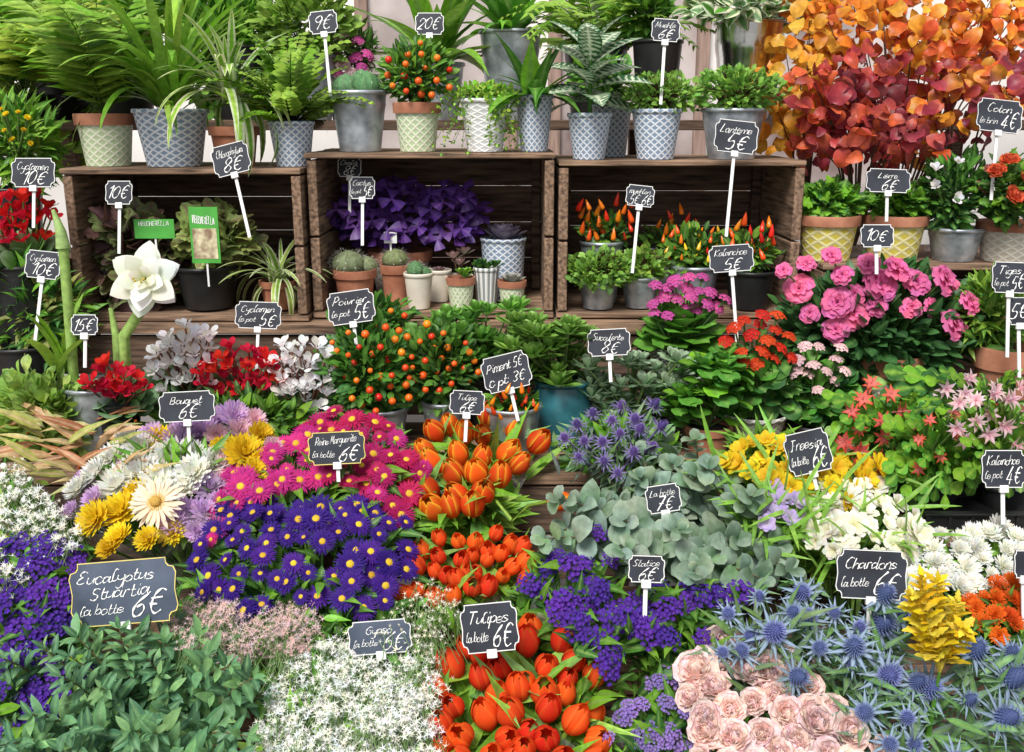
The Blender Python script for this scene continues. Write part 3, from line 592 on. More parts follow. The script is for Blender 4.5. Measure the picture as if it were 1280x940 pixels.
def write(b,lines,bw,bh,zc,yf,bold=.29,shear=.42):
    off=0
    for ln in lines:
        txt,cx,cy,hh=ln[:4]; mw=ln[4] if len(ln)>4 else .76
        un=hh*bh/8; adv=[]; x=0
        for ch in txt:
            if ch==' ': adv.append((ch,x)); x+=3; continue
            adv.append((ch,x)); x+=max(p[0] for s in strokes(ch) for p in s)+(1.0 if ch.islower() else 1.5)
        wd=x-1.2; ux=min(un,bw*mw/(wd+1)); slope=U(-.03,.05)
        for ch,x0 in adv:
            if ch==' ': continue
            dy=U(-.45,.45)+slope*x0; ks=U(.9,1.12)
            for s in strokes(ch):
                if ch.islower() and ch in 'acdehilmnrtu' and s[-1][1]<=1 and len(s)>2: s=s+[(s[-1][0]+1,1)]
                pts=cr([(a+U(-.2,.2),c*ks+U(-.2,.2)) for a,c in s]); off+=1
                W=[]
                for a,c in pts: W.append((cx*bw+(a+x0-wd/2+shear*(c-4))*ux,zc+cy*bh+(c+dy-4)*un))
                V=[];n=len(W); hw=(un+ux)/2*bold
                for i in range(n):
                    dx=W[min(i+1,n-1)][0]-W[max(i-1,0)][0]; dz=W[min(i+1,n-1)][1]-W[max(i-1,0)][1]; l=math.hypot(dx,dz) or 1; k=hw*(.8+.4*sin(i*1.3+off))*(1.25 if dz<0 else .85)
                    V+=[(W[i][0]-dz/l*k,yf-off*2e-5,W[i][1]+dx/l*k),(W[i][0]+dz/l*k,yf-off*2e-5,W[i][1]-dx/l*k)]
                b.raw(V,[(2*i,2*i+1,2*i+3,2*i+2) for i in range(n-1)],(.8,.8,.8))
q4=[(.41,.5),(.413,.42),(.435,.37),(.48,.35),(.5,.26),(.488,.12),(.48,0)]
OUT=q4+[(x,-z) for x,z in q4[-2::-1]]+[(-x,-z) for x,z in q4]+[(-x,z) for x,z in q4[-2::-1]]
def sign(px,py,w,h,lines,label,Y=None,lift=.07,stem=.1,roll=0,lean=16,frame=None,yaw=0,mat=None):
    c=P(px,py,Y) if Y is not None else S(px,py,lift); k=mpp(c); bw=w*k; bh=h*k*1.02
    eu=(-math.radians(lean),math.radians(roll),math.radians(yaw))
    loc=c-Euler(eu).to_matrix()@Vector((0,0,stem+bh/2)); root=thing('price_sign',label,'price sign',loc,'slate price signs on sticks'); root.rotation_euler=eu
    zc=stem+bh/2; th=.0016; n=len(OUT)
    o=[(x*bw,zc+z*bh) for x,z in OUT]; b=B()
    V=[(0,-th,zc)]+[(x,-th,z) for x,z in o]; b.raw(V,[(0,1+i,1+(i+1)%n,1+(i+2)%n) for i in range(0,n,2)],(.1,.1,.1))
    V=[(0,th,zc)]+[(x,th,z) for x,z in o]; b.raw(V,[(0,1+(i+2)%n,1+(i+1)%n,1+i) for i in range(0,n,2)],(.1,.1,.1))
    V=[(x,y,z) for y in(-th,th) for x,z in o]; b.raw(V,[(i,(i+1)%n,n+(i+1)%n,n+i) for i in range(n)],(.1,.1,.1)); b.build('board',mat or SLATE,root,False)
    b=B(); V=[(x*f,-th-.0005,zc+(z-zc)*g) for f,g in((1.0,1.0),(1-.0014/bw*2,1-.0014/bh*2)) for x,z in o]; b.raw(V,[(i,(i+1)%n,n+(i+1)%n,n+i) for i in range(n)],(.8,.8,.8)); b.build('border',frame or WHITEP,root,False)
    if lines:
        b=B(); write(b,lines,bw,bh,zc,-th-.0007); b.build('lettering',CHALK,root,False)
    b=B(); sw=.0032; b.box((-sw,th,0),(sw,th+.003,zc)); b.box((-sw*2.2,-th-.002,stem-.008),(sw*2.2,th,stem+.004)); b.build('stick',WHITEP,root,False,.0005)
def NP(a,p,s=None):
    if s: return [(a,0,.22,.24,.72),(p,.23,-.16,.46,.34),(s,-.22,-.16,.2,.38)]
    return [(a,0,.22,.24,.72),(p,.05,-.18,.44)]
def card(root,px,py,w,h,Y,m,txt=None,photo=False):
    c=P(px,py,Y); k=mpp(c); bw,bh=w*k,h*k; o=c-root.location
    b=B(); b.box((o.x-bw/2,o.y-.0008,o.z-bh/2),(o.x+bw/2,o.y+.0008,o.z+bh/2)); cd=b.build('label_card',m,root,False)
    if txt:
        b=B(); write(b,[(txt,0,.28,.24 if not photo else .13)],bw,bh,o.z,o.y-.0015,.5,0)
        b.V=[v+np.array([o.x,0,0]) for v in b.V]; b.build('lettering',CHALK,cd,False)
    if photo:
        b=B(); b.box((o.x-bw*.42,o.y-.0016,o.z-bh*.42),(o.x+bw*.42,o.y-.0009,o.z+bh*.12)); b.build('picture',CARDP,cd,False)
    b=B(); b.box((o.x-.002,o.y+.0009,o.z-bh/2-.05),(o.x+.002,o.y+.002,o.z)); b.build('card_stick',WHITEP,cd,False)
card(r_,193,286,50,24,-.04,CARDG,'HEUCHERELLA',False); card(r2,256,294,36,70,-.04,CARDG,'HEUCHERELLA',True)
r_,r,h,bs=pot('potted_spider_plant','cream striped spider plant in terracotta pot inside left crate','potted plant',347,46,350,.04,FL,'terra'); straps(r_,bs,48,(.1,.19),[GL,G1],(.2,1.45),STRV,(.78,.82,.52),1.1)
# middle crate
r_,r,h,bs=pot('potted_oxalis','deep purple oxalis in pale pot at the back of middle crate','potted plant',500,80,312,.2,FL,'beige')
b=B(r_.location)
for i in range(160):
    x,y=U(415,605),U(228,302); 
    if ((x-510)/95)**2+((y-268)/44)**2>1.05: continue
    p=P(x,y,U(.08,.24)); n=nrm((U(-.5,.5),-.6+U(-.4,.3),.7)); a0=U(0,6.28); X=nrm(crs(n,(.3,.9,.1))); Yv=crs(n,X); cc=jit((.09,.03,.21),.35)
    for k in range(3):
        a=a0+k*2.094; b.add(TRI,p,[X[t]*cos(a)+Yv[t]*sin(a) for t in range(3)],n,U(.022,.032),cc,(.18,.08,.30))
    b.tube([bs,(bs+p)/2+Vector((0,0,.02)),p],.0012,.0008,(.16,.07,.10),3)
b.build('foliage',LEAF,r_)
CG=(.18,.23,.10)
r_,r,h,bs=pot('potted_cactus','bristly round cactus in terracotta pot at left of middle crate','potted cactus',443,54,336,.08,FL,'terra'); cactus(r_,bs+Vector((-.012,0,-.005)),.036,.055,CG,sp=(.8,.77,.65)); cactus(r_,bs+Vector((.026,.012,-.005)),.022,.04,CG,sp=(.8,.77,.65))
r_,r,h,bs=pot('potted_cactus','small flowering cactus with tag in second terracotta pot of middle crate','potted cactus',494,38,330,.10,FL,'terra'); cactus(r_,bs,.027,.045,CG,sp=(.75,.66,.6)); card(r_,488,297,16,14,.09,WHITEP)
r_,r,h,bs=pot('potted_cactus','dark green small cactus in cream pot at front of middle crate','potted cactus',523,36,342,.045,FL,'cream'); cactus(r_,bs+Vector((-.006,0,0)),.018,.036,(.08,.2,.08)); cactus(r_,bs+Vector((.014,.004,0)),.014,.022,(.08,.2,.08))
r_,r,h,bs=pot('potted_succulent','pale small pot with tiny rosettes behind cream cactus pot','potted succulent',549,30,338,.13,FL,'cream'); rosette(r_,bs,20,.025,[(.3,.3,.2),(.24,.15,.14)],(.35,.2,.22))
r_,r,h,bs=pot('potted_succulent','bright green succulent in mint pot with terracotta rim in middle crate','potted succulent',576,36,346,.04,FL,'mint')
b=B(r_.location)
for k in range(6): rosette(r_,bs+Vector((U(-.015,.015),U(-.015,.015),U(.005,.02))),12,.018,[G2,GL],None,b=b)
b.build('foliage',LEAF,r_)
r_,r,h,bs=pot('potted_aeonium','tall stalk aeonium with pale rosettes behind the mint pot','potted succulent',574,34,345,.12,FL,'cream')
b=B(r_.location)
for dx,dz in((-.012,.045),(.012,.055),(0,.03)): q=bs+Vector((dx,0,dz)); b.tube([bs,q],.002,.002,BR); rosette(r_,q,14,.028,[(.34,.42,.22),(.38,.27,.26)],(.64,.38,.39),b=b)
b.build('foliage',LEAF,r_)
r_,r,h,bs=pot('potted_succulent','dark green succulent in white striped pot in middle crate','potted succulent',608,32,335,.07,FL,'stripe')
b=B(r_.location)
for k in range(5): rosette(r_,bs+Vector((U(-.02,.02),U(-.015,.015),U(.005,.015))),16,.026,[G3,GD,G2],None,b=b)
b.build('foliage',LEAF,r_)
r_,r,h,bs=pot('potted_echeveria','grey green echeveria in mint pot with terracotta rim, rightmost in middle crate','potted succulent',640,36,350,.04,FL,'mint'); rosette(r_,bs,26,.034,[(.26,.38,.28),(.22,.35,.22)],(.48,.43,.4))
r_,r,h,bs=pot('potted_echeveria','violet grey echeveria in blue grey lattice pot in middle crate','potted succulent',629,56,298,.16,FL,'lattice',None,.85); rosette(r_,bs+Vector((0,0,.008)),34,.062,[(.3,.27,.4),(.25,.23,.36)],(.46,.38,.5))
# right crate
def chili(name,label,cx,w,ty,Y,style,box,pl,n=180,ls=.03,meshes=CHI,px=9,sp=13,z=FL,cap=50):
    r_,r,h,bs=pot(name,label,'potted plant',cx,w,ty,Y,z,style); bush(r_,bs,box,Y,n,OV,ls,[G2,G3,G1]); berries(r_,bs,pl,sp,px,lam(Y-.03),meshes,'chilli_pepper',cap); return r_
chili('potted_chilli','red chilli plant in zinc pot at back left of right crate',752,54,302,.12,'zinc',(718,262,792,312),[(718,300),(722,262),(755,255),(790,254),(790,300),(755,305)],140,.03,CHI[:2],11,12)
chili('potted_chilli','orange chilli plant at back of right crate beneath the left sign',835,54,310,.18,'zinc',(795,275,880,318),[(820,280),(850,265),(870,280),(868,300),(830,300)],90,.03,CHI[:2],9,12)
chili('potted_chilli','mixed red and yellow chilli plant in zinc pot, middle of right crate',868,60,332,.07,'zinc',(822,280,912,345),[(830,300),(860,285),(905,290),(908,325),(870,335),(832,325)],230,.032,CHI,7,11)
chili('potted_chilli','red orange chilli plant in black pot at right end of right crate',938,62,338,.05,'black',(902,280,974,345),[(910,300),(930,280),(965,285),(968,318),(940,330),(912,325)],170,.03,CHI[:2],10,11)
r_,r,h,bs=pot('potted_wire_vine','wire vine in zinc pot at front left of right crate','potted plant',748,50,352,.05,FL,'zinc'); bush(r_,bs,(702,308,800,363),.02,520,TINY,.018,[G1,GL,G2],stems=30,stemc=BR)
r_,r,h,bs=pot('potted_wire_vine','wire vine in second zinc pot beneath the chilli sign','potted plant',800,46,346,.06,FL,'zinc'); bush(r_,bs,(770,302,840,355),.05,320,TINY,.018,[GL,G1,GY],stems=20,stemc=BR)
# ================================================================ RIGHT SIDE
for cx,lb in((1036,'ivy in yellow patterned pot with terracotta rim, left of pair'),(1120,'ivy in yellow patterned pot with terracotta rim, right of pair')):
    r_,r,h,bs=pot('potted_ivy',lb,'potted plant',cx,78,268,.06,1.304,'yellow'); bush(r_,bs,(cx-44,222,cx+48,282),.06,280,LOB,.032,[G3,G2,G1],c2=GL)
r_,r,h,bs=pot('potted_rose','dark leaved pink rose plant in zinc pot right of the yellow pots','potted plant',1195,66,285,.05,1.304,'zinc'); bush(r_,bs,(1146,182,1245,295),.04,360,OV,.035,[G3,GD,G2]); flowers(r_,bs,[(1160,215),(1190,190),(1240,195),(1240,230),(1210,260),(1170,240)],26,ROSE_K+CYC_W[:1],11,lam(-.02),cap=6)
r_,r,h,bs=pot('potted_ranunculus','orange red ranunculus in patterned pot with terracotta rim at right edge','potted plant',1262,76,276,.04,1.304,'beige'); bush(r_,bs,(1215,190,1310,285),-.02,300,LOB,.03,[G2,G1,G3]); flowers(r_,bs,[(1240,205),(1285,200),(1285,260),(1250,250)],24,RANU,15,lam(-.07),cap=5)
r_,r,h,bs=pot('potted_azalea','large azalea with ruffled pink flowers and dark leaves','potted plant',1108,90,440,-.14,None,'beige'); bush(r_,bs,(960,325,1242,488),-.13,1600,OV,.042,[GD,G3,(.05,.15,.045)],c2=(.09,.19,.06),ry=.55,stems=30)
flowers(r_,bs,[(972,340),(985,318),(1020,310),(1060,322),(1100,316),(1150,330),(1212,350),(1218,385),(1185,405),(1140,378),(1110,398),(1060,418),(1020,408),(985,375)],29,AZA,19,lam(-.215),cap=30,fac=(0,-.8,.6),conv=.1,szj=.4)
r_,r,h,bs=pot('potted_green_bush','light green leafy plant in terracotta pot at right edge','potted plant',1262,80,432,-.2,None,'terra'); bush(r_,bs,(1175,335,1300,452),-.18,480,LAN,.055,[GL,G1,G2])
# left side
r_,r,h,bs=pot('potted_red_cyclamen','bright red cyclamen at the left edge beneath the daisies','potted plant',25,80,330,-.05,None,'black'); bush(r_,bs,(-30,290,85,360),-.05,120,RND,.05,[G3,G2],c2=(.28,.38,.22)); flowers(r_,bs,[(-5,250),(40,245),(70,262),(65,305),(30,312),(0,305)],14,CYC_R,18,lam(-.08),cap=32,fac=(0,-.3,1))
r_,r,h,bs=pot('potted_fern','dark green fern filling the gap below the red cyclamen at left edge','potted plant',30,80,430,-.08,None,'black'); bush(r_,bs,(-40,310,120,465),-.08,560,LAN,.055,[G3,G2,G1,(.28,.25,.08)],ry=.5)
# amaryllis
r_,r,h,bs=pot('potted_amaryllis','white double amaryllis with tall green bud in pot at left','potted plant',120,80,480,-.26,None,'zinc')
fp=P(181,348,-.33); b=B(r_.location); GA=(.38,.55,.15)
b.tube([P(158,470,-.27),P(155,420,-.3),fp+Vector((-.01,.05,-.04)),fp+Vector((0,.015,0))],.011,.009,GA,10); b.tube([P(150,470,-.25),P(145,420,-.25),P(138,385,-.24)],.011,.004,GA,10)
pb=P(79,310,-.3); b.tube([P(92,475,-.27),P(86,390,-.3),pb],.010,.009,GA,10); b.tube([pb,P(76,290,-.3),P(71,275,-.3),P(66,262,-.3)],.013,.003,(.40,.55,.2),10); b.build('stems',LEAF,r_)
inst('flower',AMA[0],r_,fp,(.05,-.95,.25),47*mpp(fp)); straps(r_,P(75,465,-.28),7,(.12,.2),[GL,G1],(1.1,1.5),STR[:2],None,3,'foliage')
# ================================================================ MIDDLE BAND
def cyc(cx,Y,ty,label,pl,ms,sp=12,box=None,px=15,cap=50):
    r_,r,h,bs=pot('potted_cyclamen',label,'potted plant',cx,70,ty,Y,None,'black'); x0,y0,x1,y1=box
    bush(r_,bs,box,Y,130,RND,.042,[G3,G2,(.08,.2,.07)],c2=(.28,.42,.23),up=.6); flowers(r_,bs,pl,sp,ms,px,lam(Y-.07),fac=(0,-.4,1),fs=.4,stemc=(.24,.10,.08),cap=cap,szj=.2)
cyc(228,-.16,490,'white cyclamen behind the bouquet sign, left of the red one',[(200,432),(225,412),(262,417),(266,450),(258,482),(205,486),(194,460)],CYC_W,12.5,(175,450,290,510),16)
cyc(300,-.17,500,'crimson red cyclamen between the two white cyclamens',[(252,464),(285,438),(340,444),(348,474),(320,494),(265,489)],CYC_R,11.5,(240,460,365,515),16)
cyc(378,-.18,515,'white cyclamen left of the orange berry bushes',[(340,454),(355,430),(395,425),(412,450),(412,494),(395,518),(350,494)],CYC_W,12.5,(325,480,425,540),16)
cyc(140,-.26,500,'low deep red cyclamen beside the amaryllis stems',[(108,478),(125,462),(165,459),(180,483),(165,499),(115,497)],CYC_R,11.5,(90,475,195,520),15)
def sol(cx,w,ty,Y,label,box,pl,n=620,cap=42):
    r_,r,h,bs=pot('potted_berry_bush',label,'potted plant',cx,w,ty,Y,None,'zinc'); bush(r_,bs,box,Y,n,OV,.032,[G3,G2,G2],c2=(.14,.28,.07),stems=24); berries(r_,bs,pl,16,4.6,lam(Y-.06),cap=cap,jy=.03)
sol(478,64,508,-.22,'orange berry bush in zinc pot, largest and nearest the red cyclamen',(396,396,524,530),[(410,430),(440,405),(500,405),(515,440),(512,500),(470,515),(425,500)],820,48)
sol(555,56,500,-.2,'orange berry bush left of the green succulents',(493,398,607,517),[(500,420),(530,405),(590,430),(598,470),(570,500),(515,490)],640,34)
sol(455,60,440,-.1,'orange berry bush directly beneath the middle crate corner',(408,366,522,432),[(420,405),(440,380),(510,385),(512,418),(450,420)],360,22)
def succ(r_,bs,box,Y,n,L,cols,c2=None,k=13,T=SUC):
    x0,y0,x1,y1=box; b=B(r_.location)
    for i in range(n):
        x,y=U(x0,x1),U(y0,y1); p=P(x,y,Y+U(-.05,.04)); b.tube([bs,(bs+p)/2,p],.003,.002,(.18,.26,.09),4)
        rosette(r_,p,k,L*U(.8,1.2),cols,c2,T,b=b,e0=-.2)
    b.build('foliage',LEAF,r_)
r_,r,h,bs=pot('potted_jade_plant','bushy green jade plant in round teal glazed pot','potted succulent',703,72,474,-.20,None,'teal'); succ(r_,bs,(636,402,742,486),-.23,44,.046,[G1,G2,(.15,.36,.06)],(.26,.48,.11))
r_,r,h,bs=pot('potted_jade_plant','glossy green jade plant behind the chilli sign','potted succulent',600,60,470,-.12,None,'black'); succ(r_,bs,(545,388,660,468),-.13,46,.048,[G2,(.08,.24,.05),G1],(.2,.4,.08))
r_,r,h,bs=pot('potted_chilli','small orange flame chilli in white zinc pot left of teal pot','potted plant',640,72,506,-.30,None,'zinc'); bush(r_,bs,(605,482,678,522),-.30,140,OV,.026,[G2,G1]); berries(r_,bs,[(612,505),(625,488),(660,485),(675,502),(665,522),(625,520)],9,8,lam(-.34),CHI[:2],'chilli_pepper',36)
r_,r,h,bs=pot('potted_kalanchoe','pink kalanchoe with large green leaves in dark patterned pot','potted plant',850,76,432,-.08,None,'dark')
b=B(r_.location)
for i in range(36): a=i*2.4; e=.1+1.1*(i/36); b.add(KAL,bs+Vector((0,0,.01+.05*i/36)),(cos(a)*cos(e),sin(a)*cos(e),sin(e)),(-cos(a)*sin(e),-sin(a)*sin(e)-.2,cos(e)),.11*(1-.25*i/36),jit((.12,.33,.04),.2),(.24,.46,.09))
b.build('foliage',LEAF,r_); flowers(r_,bs,[(806,374),(818,352),(850,342),(885,350),(908,368),(895,390),(850,392),(815,390)],13.5,KAL_K,10.5,lam(-.12),part='flower_cluster',cap=34,fac=(0,-.5,1))
r_,r,h,bs=pot('potted_kalanchoe','red kalanchoe in silver lattice pot','potted plant',942,82,515,-.22,None,'sill'); bush(r_,bs,(888,425,1004,528),-.22,210,KAL,.058,[G3,G2,(.09,.24,.045)]); flowers(r_,bs,[(905,430),(925,395),(960,388),(985,410),(992,448),(960,460),(912,455)],17,KAL_R,11,lam(-.27),part='flower_cluster',cap=32,fac=(0,-.5,1))
r_,r,h,bs=pot('potted_kalanchoe','pale pink kalanchoe in black pot right of the red one','potted plant',1015,66,528,-.2,None,'black'); bush(r_,bs,(972,440,1068,532),-.2,190,KAL,.05,[G3,G2]); flowers(r_,bs,[(985,440),(1010,425),(1050,432),(1060,465),(1040,490),(1000,480)],18,KAL_P,10,lam(-.25),part='flower_cluster',cap=22,fac=(0,-.5,1))
r_,r,h,bs=pot('potted_kalanchoe','leafy green kalanchoe without flowers in terracotta pot','potted succulent',885,60,530,-.28,None,'terra'); succ(r_,bs,(842,452,916,522),-.28,20,.06,[G2,G1,(.09,.27,.05)],(.2,.42,.08),10,KAL)
r_,r,h,bs=pot('potted_stonecrop','grey green stonecrop beneath the succulent sign','potted succulent',790,80,520,-.2,None,'black'); succ(r_,bs,(732,448,852,528),-.22,58,.042,[(.22,.36,.20),(.28,.39,.27),(.18,.34,.14)],(.36,.46,.31),11)
CHL=leafT(.55,'obov',6,2,.1,.1,'mid',.05)
def chain(r_,bs,box,Y,n,cols):
    b=B(r_.location); x0,y0,x1,y1=box
    for i in range(n):
        e=P(U(x0,x1),U(y0,y1),Y+U(-.12,.06)); m=(bs+e)/2+Vector((0,-.01,.07)); k=6; pr=bs
        for j in range(1,k+1):
            t=j/k; q=bs*(1-t)**2+m*2*t*(1-t)+e*t*t; d=q-pr; b.add(CHL,pr,d,Vector((U(-.4,.4),-.8,.6)),d.length*1.25,cpick(cols),GL,1.2); pr=q
    b.build('foliage',LEAF,r_)
c0=P(1140,640,-.5).x
tr=thing('wooden_box','low wooden box under the black tray at right','box',(c0+.3,-.45,.74)); b=B(tr.location)
b.box((c0,-.56,.742),(c0+.7,-.548,.82)); b.box((c0,-.56,.825),(c0+.7,-.548,.90)); b.build('side_panel',WOODX,tr,False,.002); b=B(tr.location); b.box((c0-.01,-.565,.901),(c0+.7,-.38,.915)); b.build('lid',WOODX,tr,False,.002)
tr=thing('plant_tray','black ribbed plastic tray holding holiday cacti at right','plant tray',(c0+.25,-.48,.916)); b=B(tr.location)
X0,X1=c0+.0,c0+.6
b.box((X0,-.555,.917),(X1,-.39,.921)); b.box((X0,-.555,.9215),(X1,-.55,.955)); b.box((X0-.004,-.562,.9555),(X1+.004,-.548,.960)); b.box((X0,-.395,.9215),(X1,-.39,.955))
for i in range(16): b.box((X0+i*.038,-.558,.924),(X0+i*.038+.006,-.5555,.953))
b.build('tray',BLACK,tr,False,.001)
GH=[G2,G1,(.11,.35,.04)]
def holi(cx,py,label,box,pl,ms,px=13,Y=-.42,z=.922,sp=21,cap=16):
    r_,r,h,bs=pot('potted_holiday_cactus',label,'potted plant',cx,58,py,Y,z,'black'); chain(r_,bs,box,Y,110,GH); flowers(r_,bs,pl,sp,ms,px,lam(Y-.09),cap=cap,fac=(0,-.8,.2),fs=.9)
holi(1110,610,'red flowered holiday cactus left of the tray, tallest blooms',(1030,490,1155,645),[(1050,515),(1085,485),(1125,490),(1135,530),(1110,595),(1085,600),(1060,560)],SCH_R,18,-.36,.965,22,18)
holi(1170,618,'red budded holiday cactus in the middle of the tray',(1105,515,1230,635),[(1140,520),(1170,510),(1200,530),(1190,570),(1150,590)],SCH_R,14,cap=9)
holi(1250,612,'pale pink holiday cactus at right end of the tray',(1190,495,1300,620),[(1190,545),(1200,500),(1280,480),(1285,550),(1230,560)],SCH_P,18,cap=16)
r_,r,h,bs=pot('potted_holiday_cactus','pale blush holiday cactus behind the tray','potted plant',1230,70,545,-.27,None,'black'); chain(r_,bs,(1085,460,1290,548),-.27,110,[G2,G1,G3]); flowers(r_,bs,[(1080,510),(1120,485),(1190,475),(1280,475),(1285,500),(1200,520),(1120,515)],22,SCH_P+SCH_R[:1],16,lam(-.33),cap=22,fac=(0,-.8,.3),fs=.9)
# ================================================================ BUNCHES
r_,b0,c=bunch('foliage_bunch','yellow green leafy foliage bunch at left edge above the bouquet','foliage bunch',[(0,450),(60,440),(120,470),(130,520),(60,560),(0,570)],20,MUM_Y[:1],2,part='bud',cap=20)
bush(r_,b0,(-20,455,125,590),-.30,520,OBO,.042,[GY,GL,(.46,.54,.15)],ry=.3)
r_,b0,c=bunch('dried_leaf_bunch','bunch of long beige and rust dried leaves at left','foliage bunch',[(30,520),(90,500),(170,510),(180,560),(110,590),(40,590)],30,MUM_O[:1],2,part='bud',cap=10)
b=B(r_.location)
for i in range(56):
    x,y=U(15,185),U(515,605); p=S(x,y,U(.0,.05)); a=U(2.2,4.0) if x<100 else U(-.8,.9); b.add(LAN,p-Vector((cos(a),-.2,.1))*.04,(cos(a),U(-.7,.1),U(-.1,.9)),(U(-.4,.4),-.6,.8),U(.06,.12),cpick([(.56,.36,.16),(.48,.22,.09),(.56,.48,.18),(.36,.42,.1)]),(.7,.52,.28),.6)
b.build('dried_leaves',LEAF,r_)
def filler(label,box,lift,n,T,size,cols,ry=.3):
    x0,y0,x1,y1=box; c=S((x0+x1)/2,(y0+y1)/2,lift); y=c.y+.05; z=shelfz(y); r_=thing('foliage_bunch',label,'foliage bunch',(c.x,y,z)); bush(r_,Vector((c.x,y,z+.01)),box,c.y,n,T,size,cols,ry=ry)
filler('low green leaf bunch between the violet asters and pink gypsophila',(235,725,520,805),-.04,420,OVN,.045,[G1,G2,G3])
filler('green leaf bunch between the front tulips and purple statice',(630,725,720,820),-.05,200,LAN,.07,[G1,G3,G2])
filler('green leaf bunch under the white freesias at right',(985,620,1150,740),-.05,340,LAN,.06,[G1,G2,GL])
filler('green leaf bunch between statice and pink roses',(790,770,960,870),-.06,300,OVN,.05,[G1,G2,G3])
filler('green leaf bunch around the violet sea holly',(690,520,860,610),-.03,260,OVN,.045,[(.2,.34,.18),G2,G1])
filler('green leaf bunch between the mixed bouquet and cyclamens',(180,485,420,560),-.03,360,OVN,.045,[G1,G2,G3])
filler('green leaf bunch beside the yellow freesias',(900,530,1010,620),-.02,220,LAN,.07,[G1,GL,G2])
filler('green leaf bunch beneath the bicolour tulips',(505,590,660,680),-.06,240,LAN,.08,[G1,GL])
TP=leafT(.9,'petal',1,1,.2,.4,'base')
def blossoms(root,base,pl,n,c1,lift,rad,ncl,spread,part='blossoms',gr=0):
    cx,cy,wx,wy=ctr(pl); b=B(root.location); st=B(root.location); cl=fill(pl,wx*wy and math.sqrt(wx*wy*2.2/ncl),ncl)
    cl=[(x,y,U(-.025,.03),U(.6,1.4)) for x,y in cl]
    for k in range(n):
        x,yy,dz,sz=R.choice(cl); x+=R.gauss(0,spread*sz); yy+=R.gauss(0,spread*sz*.8)
        q=((x-cx)/wx)**2+((yy-cy)/wy)**2; p=S(x,yy,lift+dz+.03*(1-q)+U(-.02,.012)); s=rad*U(.55,1.25)
        a0=U(0,6); nn=nrm((U(-.6,.6),-.5+U(-.5,.5),.8)); X=nrm(crs(nn,(.3,.9,.1))); Y_=crs(nn,X); cc=jit(c1,.08)
        for j in range(5): a=a0+j*1.257; b.add(TP,p,[X[t]*cos(a)+Y_[t]*sin(a)+nn[t]*(.4 if j%2 else .9) for t in range(3)],nn,s,cc)
        if k%5==0: m=base.lerp(p,.6)+Vector((U(-.02,.02),U(-.02,.02),.02)); st.tube([base,m,p],.0009,.0005,(.22,.36,.12),3)
        if k%2==0: st.tube([p+Vector((U(-.03,.03),U(-.02,.02),-.045)),p],.0006,.0005,(.26,.4,.15),3)
    for i in range(gr):
        x,yy,dz,sz=R.choice(cl); p=S(x+U(-22,22),yy+U(-18,18),lift+dz-U(.02,.05)); st.add(LAN,p,rdir()+Vector((0,-.4,.5)),(U(-.5,.5),-.6,.8),U(.025,.045),cpick([G1,G2,GL]),VEIN)
    o=b.build(part,PETAL,root); o['kind']='stuff'; st.build('fine_stems',LEAF,root)
pl=[(-10,590),(20,575),(40,610),(75,635),(100,640),(98,680),(60,700),(30,720),(0,750)]
r_,b0,c=bunch('snowberry_bunch','white snowberry sprays at the left edge','flower bunch',pl,11,BER_W,4,part='berry',jy=.02,cap=90,leaves=(LAN,110,.05,[G2,GY]))
blossoms(r_,b0,pl,520,(.88,.88,.82),.02,.008,34,6)
def mixed():
    c=S(210,610,.03); y=c.y+.08; root=thing('mixed_bouquet','mixed bouquet of white, lilac and yellow chrysanthemums with one cream gerbera','bouquet',(c.x,y,shelfz(y)))
    base=Vector((c.x,y,shelfz(y)+.03)); st=B(root.location)
    D=[(MUM_W,[(175,592,32),(215,575,30),(243,592,27),(148,608,30),(268,582,25),(198,606,28),(120,592,25),(142,572,26),(228,612,22),(178,562,24),(98,612,20),(160,548,20),(240,568,20)]),(MUM_L,[(250,545,28),(222,552,25),(292,522,25),(118,625,22),(216,652,24),(262,612,26),(232,532,22),(108,603,22),(254,640,22),(268,525,22),(190,545,22),(246,665,20),(90,640,18),(235,640,22),(275,630,20)]),
       (MUM_Y,[(305,568,30),(325,545,24),(152,640,30),(120,650,27),(172,620,24),(150,672,23),(202,550,22),(328,578,20),(136,686,20),(214,666,20),(278,562,20),(318,590,20),(185,675,20)]),(MUM_K,[(300,540,24),(285,575,20),(318,526,20),(160,585,20),(282,600,18),(340,560,18),(270,545,20)])]
    for ms,ls in D:
        for x,y_,s in ls:
            p=S(x,y_,.03+U(-.01,.015)); n=Vector(((x-215)/130*.7+U(-.3,.3),-.65+U(-.3,.3),.75)); inst('flower',R.choice(ms),root,p,n,s*U(.82,1.02)*mpp(p)); st.tube([base+Vector((U(-.02,.02),U(-.02,.02),0)),(base+p)/2,p],.002,.002,jit(G2),4)
    p=S(196,628,.07); inst('gerbera',GER[0],root,p,(0,-.75,.6),36*mpp(p),0,[('flower_centre',DISCO)]); st.tube([base,p],.003,.003,G2)
    st.build('stems',LEAF,root); bush(root,base,(110,540,330,700),c.y+.05,260,LAN,.06,[G2,G1],ry=.35); sleeve(root,Vector((c.x,y,shelfz(y)+.01)),Vector((c.x,c.y+.02,c.z-.02)),.19,0)
mixed()
CEN=[('flower_centre',DISC)]
AL=(LAN,240,.055,[G2,G1,G3])
bunch('aster_bunch','magenta aster bunch between the bouquet and the crimson asters','flower bunch',[(255,660),(280,605),(340,565),(385,535),(402,560),(407,608),(370,616),(310,640),(270,685)],18,AST_M,16.5,CEN,lift=.03,leaves=AL,dome=.02,szj=.3,jy=.02)
